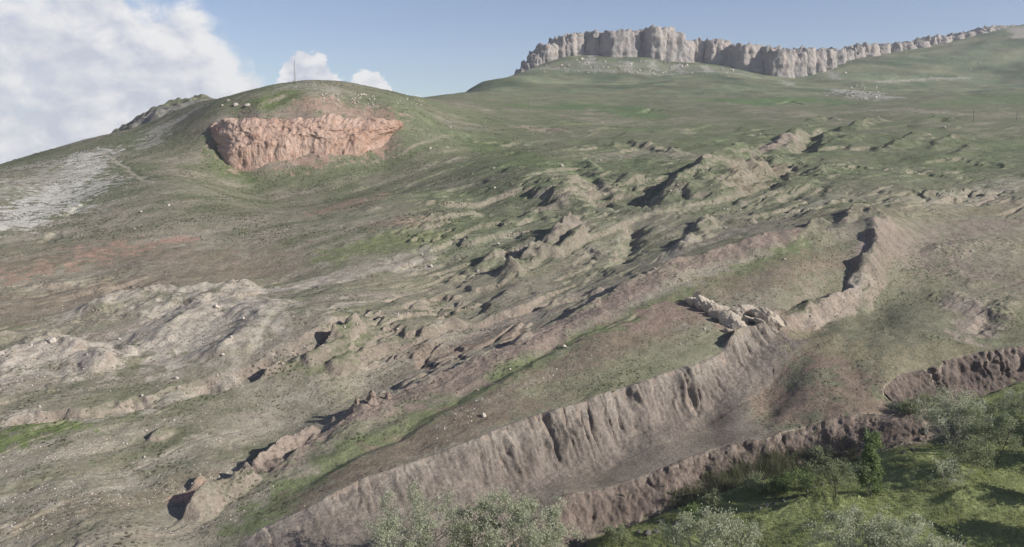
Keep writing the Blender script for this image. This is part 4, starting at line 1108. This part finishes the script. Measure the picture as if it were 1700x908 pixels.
# rock outcrop in the middle of the mound
def centre_outcrop():
    bx, by, bz = spot(1210, 535)
    root = empty('pale_rock_outcrop', (bx, by, bz)); tag(root, 'pale jagged rock outcrop in the middle of the boat-shaped mound', 'rock outcrop')
    L = [(1152, 500, 15, 1.1, .2), (1160, 499, 17, 1.25, .5), (1171, 507, 18, 1.2, .8), (1179, 514, 15, 1.0, .2), (1186, 521, 12, .9, .6), (1198, 515, 22, .8, .5), (1206, 524, 24, .95, .7), (1214, 533, 22, 1.0, .6), (1222, 541, 17, 1.1, .9), (1228, 530, 18, 1.0, .3), (1222, 519, 20, .6, .3),
         (1236, 514, 18, .5, 1.2), (1247, 515, 20, .5, .9), (1258, 519, 20, .55, .5), (1267, 523, 19, .6, .3), (1276, 528, 18, .7, .8), (1285, 531, 17, .9, .6), (1292, 533, 11, 1.1, .2), (1211, 547, 11, .7, .6), (1240, 526, 12, .5, .2), (1262, 531, 12, .5, .4)]
    for i, (u, v, px, tall, rot) in enumerate(L):
        x, y, z = spot(u, v + 6)
        r = .85 * px * y / F
        me = rock_mesh('rock', 300 + i, M_PALE, 4, (1.4, .75, 1.3 * tall), .4, 13, (.40, .78), .09)
        o = add_obj('rock', me, root, (x - bx, y - by, z + r * tall * .25 - bz))
        o.scale = (r, r, r); o.rotation_euler = (.2 * math.sin(i * 2.1), .55 - .25 * math.cos(i), -.5 + .5 * rot)
centre_outcrop()
# clay pinnacles on the far wall
def pinnacle(u, v, hpx, wpx, label, seed):
    x, y, z = spot(u, v)
    H = hpx * y / F; r = wpx * .5 * y / F
    na, nk = 20, 16
    k = np.linspace(0, 1, nk); th = np.linspace(0, 2 * np.pi, na, endpoint=False)
    KK, TH = np.meshgrid(k, th, indexing='ij')
    rad = r * (1.0 * (1.02 - KK) ** .3 * (1 + .4 * (1 - KK) ** 4) + .03) * np.where(KK > .98, .02, 1) * (1 + .0 * TH)
    P = np.stack([np.cos(TH) * 1.2 + seed, np.sin(TH) * 1.2, KK * 3], 2)
    rad = rad * (1 + .8 * fbm3(P, 4, seed)) * (1 - .35 * np.abs(np.sin(TH)))
    V = np.stack([np.cos(TH) * rad + .15 * r * KK, np.sin(TH) * rad, KK * H * 1.1 - .1 * H], 2).reshape(-1, 3)
    i = np.arange(nk - 1)[:, None] * na + np.arange(na)[None]; j = np.arange(nk - 1)[:, None] * na + (np.arange(na)[None] + 1) % na
    me = mesh_np('clay_pinnacle', V, np.stack([i, j, j + na, i + na], 2).reshape(-1, 4), True, M_CLAYROCK)
    tag(add_obj('clay_pinnacle', me, None, (x, y, z)), label, 'clay pinnacle')
pinnacle(617, 672, 25, 17, 'tall pointed brown clay pinnacle on the far wall of the mound', 3)
pinnacle(644, 662, 12, 10, 'short clay pinnacle right of the tall pointed one', 5)
pinnacle(592, 673, 12, 10, 'stubby clay knob left of the tall pinnacle', 8)

# dark stones along the stream
for i, (u, v, px) in enumerate([(1400, 795, 11), (1412, 789, 9), (1424, 784, 12), (1380, 803, 9), (1366, 806, 8), (1352, 812, 8), (1340, 817, 7), (1300, 834, 9), (1285, 838, 10), (1272, 842, 10), (1262, 846, 9), (1295, 830, 8), (1310, 829, 8), (1075, 888, 16), (1090, 884, 12), (1060, 886, 10),
                                (1120, 873, 14), (1440, 776, 9), (1250, 848, 7), (1320, 826, 6), (1515, 748, 10), (1500, 755, 9), (1535, 720, 16), (1525, 732, 13)]):
    boulder(u, v, px, 'dark wet stone lying in the stream bed below the bank', 'dark stones along the stream', M_DKROCK, 'stream_stone', .2)

# ------------------------------------------------------------------ trees
def tube(path, rad, sides=5):
    path = np.asarray(path); n = len(path)
    V = []
    for i in range(n):
        a = path[min(i + 1, n - 1)] - path[max(i - 1, 0)]
        a = a / (np.linalg.norm(a) + 1e-9)
        h = np.array([1., 0, 0]) if abs(a[0]) < .8 else np.array([0, 1., 0])
        b = np.cross(a, h); b /= np.linalg.norm(b); c = np.cross(a, b)
        for j in range(sides):
            t = 2 * math.pi * j / sides
            V.append(path[i] + rad[i] * (math.cos(t) * b + math.sin(t) * c))
    Fq = []
    for i in range(n - 1):
        for j in range(sides):
            k = (j + 1) % sides
            Fq.append((i * sides + j, i * sides + k, (i + 1) * sides + k, (i + 1) * sides + j))
    return V, Fq
def tree(name, label, loc, H, W, leafmat, barkmat, seed, nleaf=5000, leaf=.2, start=.25, stems=1, limbs=14, spread=.8, droop=0.0, shape='round', group=None, clump=.5):
    """tapered trunk(s) with limbs and twigs; leaves are small blades spread round the twigs"""
    r = np.random.RandomState(seed)
    root = empty(name, loc)
    tag(root, label, 'tree' if H > 3 else 'shrub', group)
    VT, FT = [], []; ends = []
    def addt(p, q):
        v, f = tube(p, q)
        o = len(VT); VT.extend(v); FT.extend([tuple(i + o for i in g) for g in f])
    def path(p, d, L, n, curve, up):
        pts = [np.array(p, float)]; d = np.array(d, float)
        for i in range(n):
            d = d + r.randn(3) * curve + np.array([0, 0, up]); d /= np.linalg.norm(d)
            pts.append(pts[-1] + d * L / n)
        return pts, d
    for s in range(stems):
        a = r.uniform(0, 6.28); lean = 0.05 if stems == 1 else r.uniform(.12, .38)
        p0 = (0, 0, -.3) if stems == 1 else (math.cos(a) * W * .06, math.sin(a) * W * .06, -.3)
        tp, d = path(p0, (math.cos(a) * lean, math.sin(a) * lean, 1), H * (.92 if shape != 'round' else .72), 9, .05, .05)
        br = H * .011 * (1 if stems == 1 else .7)
        addt(tp, np.linspace(br * 1.3, br * .25, len(tp)))
        nl = max(4, limbs // stems)
        for b in range(nl):
            t = start + (1 - start) * (b + r.rand() * .8) / nl
            i = min(int(t * 9), 8); f = t * 9 - i
            bp = tp[i] * (1 - f) + tp[i + 1] * f
            a = b * 2.4 + r.uniform(-.5, .5)
            if shape == 'column':
                L = W * .5 * (1.1 - .75 * max(0, t - .35)) * r.uniform(.7, 1.1); up0 = 1.1; upc = .10
            else:
                prof = math.sin(math.pi * (.22 + .7 * (t - start) / (1 - start)))
                L = W * .5 * prof * r.uniform(.75, 1.15); up0 = r.uniform(.25, .8); upc = .06 - droop
            bpts, d2 = path(bp, (math.cos(a), math.sin(a), up0), L, 6, .12, upc)
            addt(bpts, np.linspace(br * .42, br * .08, len(bpts)))
            for q in range(5):
                ii = r.randint(2, 7)
                d3 = r.randn(3) * .7 + np.array([math.cos(a), math.sin(a), up0 * .6 - droop * 4])
                d3 /= np.linalg.norm(d3)
                tpts, _ = path(bpts[min(ii, 6)], d3, L * r.uniform(.25, .5) + .25, 4, .16, -droop)
                addt(tpts, np.linspace(br * .13, br * .03, len(tpts)))
                ends.extend([tpts[2], tpts[3], tpts[4]])
            ends.extend([bpts[5], bpts[6]])
    me = mesh_np('trunk', np.array(VT), np.array(FT), True, barkmat)
    add_obj('trunk', me, root)
    E = np.array(ends)
    # some twigs carry far more leaf than others
    wgt = r.gamma(.6, 1, len(E)); wgt /= wgt.sum()
    nleaf = int(nleaf * 1.25); leaf *= 1.35
    idx = r.choice(len(E), nleaf, p=wgt)
    c = E[idx] + r.randn(nleaf, 3) * clump * np.array([1, 1, .85])
    c[:, 2] = np.maximum(c[:, 2], .1)
    d = r.randn(nleaf, 3) + np.array([0, 0, .3]); d /= np.linalg.norm(d, axis=1)[:, None]
    e = np.cross(d, r.randn(nleaf, 3)); e /= np.linalg.norm(e, axis=1)[:, None]
    L = leaf * r.uniform(.6, 1.4, nleaf)[:, None]
    V = np.stack([c - d * L * .5, c + e * L * .3, c + d * L * .5, c - e * L * .3], 1).reshape(-1, 3)
    Fq = np.arange(nleaf * 4).reshape(-1, 4)
    add_obj('crown', mesh_np('crown', V, Fq, False, leafmat), root)
    return root
def tree_at(u, v, top, **kw):
    x, y, z = spot(u, v)
    H = (v - top) * y / F
    return (x, y, z), H
def T_(name, label, u, v, top, wpx, *a, **kw):
    loc, H = tree_at(u, v, top)
    return tree(name, label, loc, H, wpx * loc[1] / F, *a, **kw)
def T_below(name, label, u, d, top, wpx, *a, **kw):
    """tree whose foot is below the frame: distance given"""
    s, e = ray(u, top)
    x = float(s * d); z = zat(x, d); H = CZ + float(e) * d - z
    return tree(name, label, (x, d, z), H, wpx * d / F, *a, **kw)
T_('poplar_tree', 'narrow columnar green poplar in front of the eroded bank', 1446, 826, 702, 38, M_LGRN, M_BARK, 1, nleaf=5200, leaf=.26, start=.06, limbs=40, shape='column', clump=.26)
T_('willow_tree', 'small round-crowned airy tree left of the columnar poplar', 1388, 824, 738, 84, M_LOLV, M_BARKD, 2, nleaf=4200, leaf=.2, start=.38, limbs=16, clump=.34)
T_('willow_tree', 'slender pale-stemmed sparse young tree with whitish branches at right', 1572, 813, 742, 62, M_LSIL, M_BARKP, 3, nleaf=1000, leaf=.17, start=.25, limbs=18, stems=2, clump=.22)
T_('willow_tree', 'leafy pale-trunked tree just behind the whitish young tree', 1604, 790, 712, 66, M_LOLV, M_BARKP, 4, nleaf=3200, leaf=.2, start=.3, limbs=18, stems=2, clump=.3)
T_('willow_tree', 'largest pale grey-green tree in front of the upper bank at right', 1585, 748, 640, 130, M_LSIL, M_BARKP, 5, nleaf=7000, leaf=.2, start=.12, limbs=34, stems=5, clump=.36)
T_('willow_tree', 'dark-trunked tree at the right edge of the grove', 1648, 770, 652, 86, M_LOLV, M_BARKD, 6, nleaf=4200, leaf=.2, start=.3, limbs=20, stems=2, clump=.34)
# foreground crowns cut by the lower edge
T_below('oleaster_tree', 'silvery tree at the bottom centre, right one of the pair', 850, 112, 770, 200, M_LSIL, M_BARK, 11, nleaf=15000, leaf=.2, start=.2, limbs=60, stems=6, clump=.36)
T_below('oleaster_tree', 'silvery tree at the bottom centre, left one of the pair', 690, 113, 782, 170, M_LSIL, M_BARKP, 12, nleaf=10000, leaf=.19, start=.2, limbs=50, stems=5, clump=.36)
T_below('oleaster_tree', 'dark green leafy tree between the silvery pair at the bottom centre', 768, 110, 795, 130, M_LOLV, M_BARK, 13, nleaf=8000, leaf=.19, start=.2, limbs=40, stems=4, clump=.36)
T_below('oleaster_tree', 'dense silver-leaved tree at the bottom edge left of the meadow', 1195, 108, 800, 145, M_LSIL, M_BARK, 14, nleaf=13000, leaf=.2, start=.2, limbs=46, stems=3, clump=.34)
T_below('oleaster_tree', 'silvery tree at the bottom edge below the poplar', 1455, 106, 792, 140, M_LSIL, M_BARKP, 15, nleaf=9500, leaf=.2, start=.2, limbs=46, stems=5, clump=.36)
T_below('oleaster_tree', 'silvery tree at the bottom edge, rightmost of the foreground crowns', 1535, 104, 808, 140, M_LSIL, M_BARKP, 16, nleaf=9500, leaf=.2, start=.2, limbs=46, stems=4, clump=.36)
T_below('bare_sapling', 'nearly leafless pale sapling at the lower right edge', 1608, 106, 852, 60, M_LSIL, M_BARKP, 17, nleaf=250, leaf=.16, start=.2, limbs=24, stems=3, clump=.25)
# trees outside the frame to the right throw the long shadows across the meadow
for i, (x, y, H, Wd) in enumerate([(97, 152, 10, 7), (102, 161, 10, 7), (90, 140, 9, 6), (83, 129, 8, 5), (94, 147, 9, 6), (78, 119, 8, 5)]):
    tree('willow_tree', 'leafy tree beyond the right edge of the view shading the meadow', (x, y, zat(x, y)), H, Wd, M_LOLV, M_BARKD, 30 + i, nleaf=3800, leaf=.3, start=.2, limbs=26, stems=2, clump=.45, group='trees beyond the right edge')
# shrubs by the stream
for i, (u, v, top, w, mat, lab) in enumerate([
    (1325, 815, 772, 60, M_LGRN, 'dark shrub in the stream bed left of the round-crowned tree'),
    (1290, 822, 785, 44, M_LGRN, 'low dark green shrub at the foot of the bank'),
    (1185, 850, 815, 40, M_LOLV, 'olive shrub on the lower bank left of the dark shrubs'),
    (1250, 818, 786, 44, M_LOLV, 'olive shrub on the lower bank in the middle'),
    (1148, 866, 836, 40, M_LGRN, 'dark shrub at the stream end near the bottom edge'),
    (1020, 900, 872, 50, M_LOLV, 'low scrubby bush at the foot of the crumbling bank'),
    (1545, 690, 655, 60, M_LOLV, 'grey-green bush in the notch between the two banks'),
    (1510, 690, 664, 40, M_LOLV, 'small bush left of the bush in the notch'),
    (1690, 690, 640, 60, M_LSIL, 'pale bush at the right edge above the meadow'),
    ]):
    T_('shrub', lab, u, v, top, w, mat, M_BARKD, 50 + i, nleaf=1700, leaf=.2, start=.05, limbs=22, stems=4, clump=.3)

# ------------------------------------------------------------------ grass and reeds
def blades(name, label, n, region, hgt, wid, mat, seed, per=4):
    r = np.random.RandomState(seed)
    x, y = region(r, n)
    z, kW, kB, sdW, sdB = height(x, y)
    m = (kB < .22) & (sdB < -BANK_W - 2.2) if name == 'meadow_grass' else np.ones(len(x), bool)
    x, y, z = x[m], y[m], z[m]
    dens = fbm(x * .15, y * .15, 3, 71)
    n = len(x)
    x = np.repeat(x, per) + r.randn(n * per) * .14; y = np.repeat(y, per) + r.randn(n * per) * .14; z = np.repeat(z, per)
    h = hgt * r.uniform(.5, 1.3, n * per) * (1 + .6 * np.repeat(dens, per))
    a = r.uniform(0, 6.28, n * per); w = wid * r.uniform(.6, 1.3, n * per)
    lean = r.randn(n * per, 2) * .3 * h[:, None]
    V = np.empty((n * per, 3, 3))
    V[:, 0] = np.stack([x - np.cos(a) * w, y - np.sin(a) * w, z - .05], 1)
    V[:, 1] = np.stack([x + np.cos(a) * w, y + np.sin(a) * w, z - .05], 1)
    V[:, 2] = np.stack([x + lean[:, 0], y + lean[:, 1], z + h], 1)
    me = mesh_np(name, V.reshape(-1, 3), np.arange(n * per * 3).reshape(-1, 3), False, mat)
    tag(add_obj(name, me), label, 'grass', None, 'stuff')
def reg_meadow(r, n):
    y = 103 + 70 * r.rand(n) ** 1.2; s = r.uniform(.10, .64, n)
    return s * y, y
blades('meadow_grass', 'lush green grass of the meadow below the banks', 40000, reg_meadow, .30, .05, M_GRASS, 5, 4)
foot, _ = resample(poly3([(1130, 850, 146), (1190, 815, 150), (1250, 790, 153), (1300, 778, 154), (1360, 770, 155), (1420, 765, 155)]), .5)
def reg_reed(r, n):
    i = r.randint(0, len(foot), n)
    p = foot[i] + r.randn(n, 2) * np.array([1.2, 1.0])
    return p[:, 0], p[:, 1]
blades('reeds', 'tall dull green reeds growing along the foot of the bank', 2600, reg_reed, 1.5, .06, M_REED, 6, 4)

# ------------------------------------------------------------------ low scrub and loose stones too small to pick apart
def scatter(name, label, cat, n, y0, y1, size, flat, mat, seed, want):
    r = np.random.RandomState(seed)
    y = y0 * (y1 / y0) ** r.rand(n * 4); x = y * r.uniform(-.62, .62, n * 4)
    p = want(x, y)
    m = r.rand(len(x)) < p
    x, y = x[m][:n], y[m][:n]; n = len(x)
    z, kW, kB, sdW, sdB = height(x, y)
    ok = (kB > .99) & (kW > .95); x, y, z = x[ok], y[ok], z[ok]; n = len(x)
    rad = size * r.uniform(.5, 1.3, n) * (1 + y / 420.0)
    base = np.array([(math.cos(a), math.sin(a), -.25) for a in np.linspace(0, 2 * math.pi, 6)[:-1]] + [(.35, .1, flat), (-.3, -.2, flat * .85)])
    tri = np.array([(0, 1, 5), (1, 2, 5), (5, 2, 6), (2, 3, 6), (3, 4, 6), (4, 0, 6), (0, 5, 6)])
    th = r.uniform(0, 6.28, n); c, sn = np.cos(th), np.sin(th)
    jit = 1 + .35 * r.randn(n, len(base), 3) * .6
    B = base[None] * jit
    V = np.stack([x[:, None] + rad[:, None] * (B[..., 0] * c[:, None] - B[..., 1] * sn[:, None]),
                  y[:, None] + rad[:, None] * (B[..., 0] * sn[:, None] + B[..., 1] * c[:, None]), z[:, None] + rad[:, None] * B[..., 2]], 2)
    Fq = (np.arange(n)[:, None, None] * len(base) + tri[None]).reshape(-1, 3)
    tag(add_obj(name, mesh_np(name, V.reshape(-1, 3), Fq, False, mat)), label, cat, None, 'stuff')
def want_scrub(x, y):
    al = x * .757 + y * .653; ac = -x * .653 + y * .757
    return np.clip(.10 + 1.6 * fbm(al * .025, ac * .05, 3, 201) + .5 * fbm(x * .2, y * .2, 2, 203), 0.02, 1)
def want_stone(x, y):
    al = x * .757 + y * .653; ac = -x * .653 + y * .757
    return np.clip(2.0 * fbm(al * .02, ac * .10, 4, 181, .6) - .25, 0.01, 1) * sstep(.25, -.1, x / y)
scatter('low_scrub', 'dark low tufts and cushion plants dotted over the slopes', 'scrub', 11000, 122, 560, .15, .45, M_SCRUB, 77, want_scrub)
scatter('hill_scrub', 'dark cushion plants speckling the left hill around the red outcrop', 'scrub', 12000, 300, 640, .22, .5, M_SCRUB, 79, lambda x, y: want_scrub(x, y) * sstep(.12, -.02, x / y))
scatter('loose_stones', 'tiny pale loose stones littering the eroded slopes', 'stones', 5000, 126, 480, .12, .7, M_STONE, 78, want_stone)

# ------------------------------------------------------------------ mast and poles
def bars(name, segs, mat, parent, r=.1, sides=4):
    V, Fq = [], []
    for a, b in segs:
        v, f = tube([np.array(a, float), np.array(b, float)], [r, r], sides)
        o = len(V); V.extend(v); Fq.extend([tuple(i + o for i in g) for g in f])
    return add_obj(name, mesh_np(name, np.array(V), np.array(Fq), False, mat), parent)
def mast():
    s, e = ray(490, 137)
    d = 640.0
    x = float(s * d); z = zat(x, d)
    top = CZ + float(ray(490, 101)[1]) * d - z
    root = empty('radio_mast', (x, d, z)); tag(root, 'thin steel lattice mast on the summit of the left hill', 'mast')
    w = .55; n = 12
    cs = [(-w, -w), (w, -w), (w, w), (-w, w)]
    for cx, cy in cs:
        bars('leg', [((cx, cy, -1), (cx * .6, cy * .6, top))], M_STEEL, root, .12)
    br = []
    for i in range(n):
        a0, a1 = i / n, (i + 1) / n
        for j in range(4):
            c0, c1 = cs[j], cs[(j + 1) % 4]
            f0, f1 = 1 - .4 * a0, 1 - .4 * a1
            br.append(((c0[0] * f0, c0[1] * f0, a0 * top), (c1[0] * f1, c1[1] * f1, a1 * top)))
            br.append(((c0[0] * f1, c0[1] * f1, a1 * top), (c1[0] * f1, c1[1] * f1, a1 * top)))
    bars('lattice', br, M_STEEL, root, .06)
    bars('antenna', [((0, 0, top), (0, 0, top + 1.6))], M_STEEL, root, .07)
    bars('footing', [((0, 0, -1.2), (0, 0, .45))], M_CONC, root, 1.3, 8)
mast()
for u, v, vt, lab in [(878, 181, 165, 'utility pole standing on the plateau left of the others'), (990, 195, 183, 'utility pole on the green plateau below the round hill'), (948, 193, 182, 'faint utility pole between two others on the plateau'),
                      (1616, 202, 184, 'utility pole on the right plateau'), (1688, 200, 185, 'utility pole nearest the right edge on the plateau'), (755, 171, 161, 'small utility pole near the saddle'), (860, 176, 167, 'thin pole just left of the tallest plateau pole')]:
    x, y, z = spot(u, v); H = (v - vt) * y / F
    root = empty('utility_pole', (x, y, z)); tag(root, lab, 'utility pole', 'utility poles on the plateau')
    bars('pole', [((0, 0, -.5), (0, 0, H))], M_POLE, root, .3, 6)
    bars('crossarm', [((-1.1, 0, H - .6), (1.1, 0, H - .6))], M_POLE, root, .1)

# ------------------------------------------------------------------ air
def haze():
    x0, x1, y0, y1, z0, z1 = -3900, 3900, -300, 4100, -620, 460
    v = [(x, y, z) for z in (z0, z1) for y in (y0, y1) for x in (x0, x1)]
    f = [(0, 2, 3, 1), (4, 5, 7, 6), (0, 1, 5, 4), (2, 6, 7, 3), (0, 4, 6, 2), (1, 3, 7, 5)]
    me = mesh_np('haze', np.array(v), np.array(f), False)
    m = bpy.data.materials.new('haze'); m.use_nodes = True; t = m.node_tree; t.nodes.clear()
    pv = N(t, 'ShaderNodeVolumePrincipled'); pv.inputs['Color'].default_value = (.82, .88, .96, 1)
    pv.inputs['Density'].default_value = .00008; pv.inputs['Anisotropy'].default_value = .2
    o = N(t, 'ShaderNodeOutputMaterial'); t.links.new(pv.outputs[0], o.inputs['Volume'])
    me.materials.append(m)
    tag(add_obj('haze', me), 'thin pale haze over the whole landscape', None, None, 'stuff')
haze()
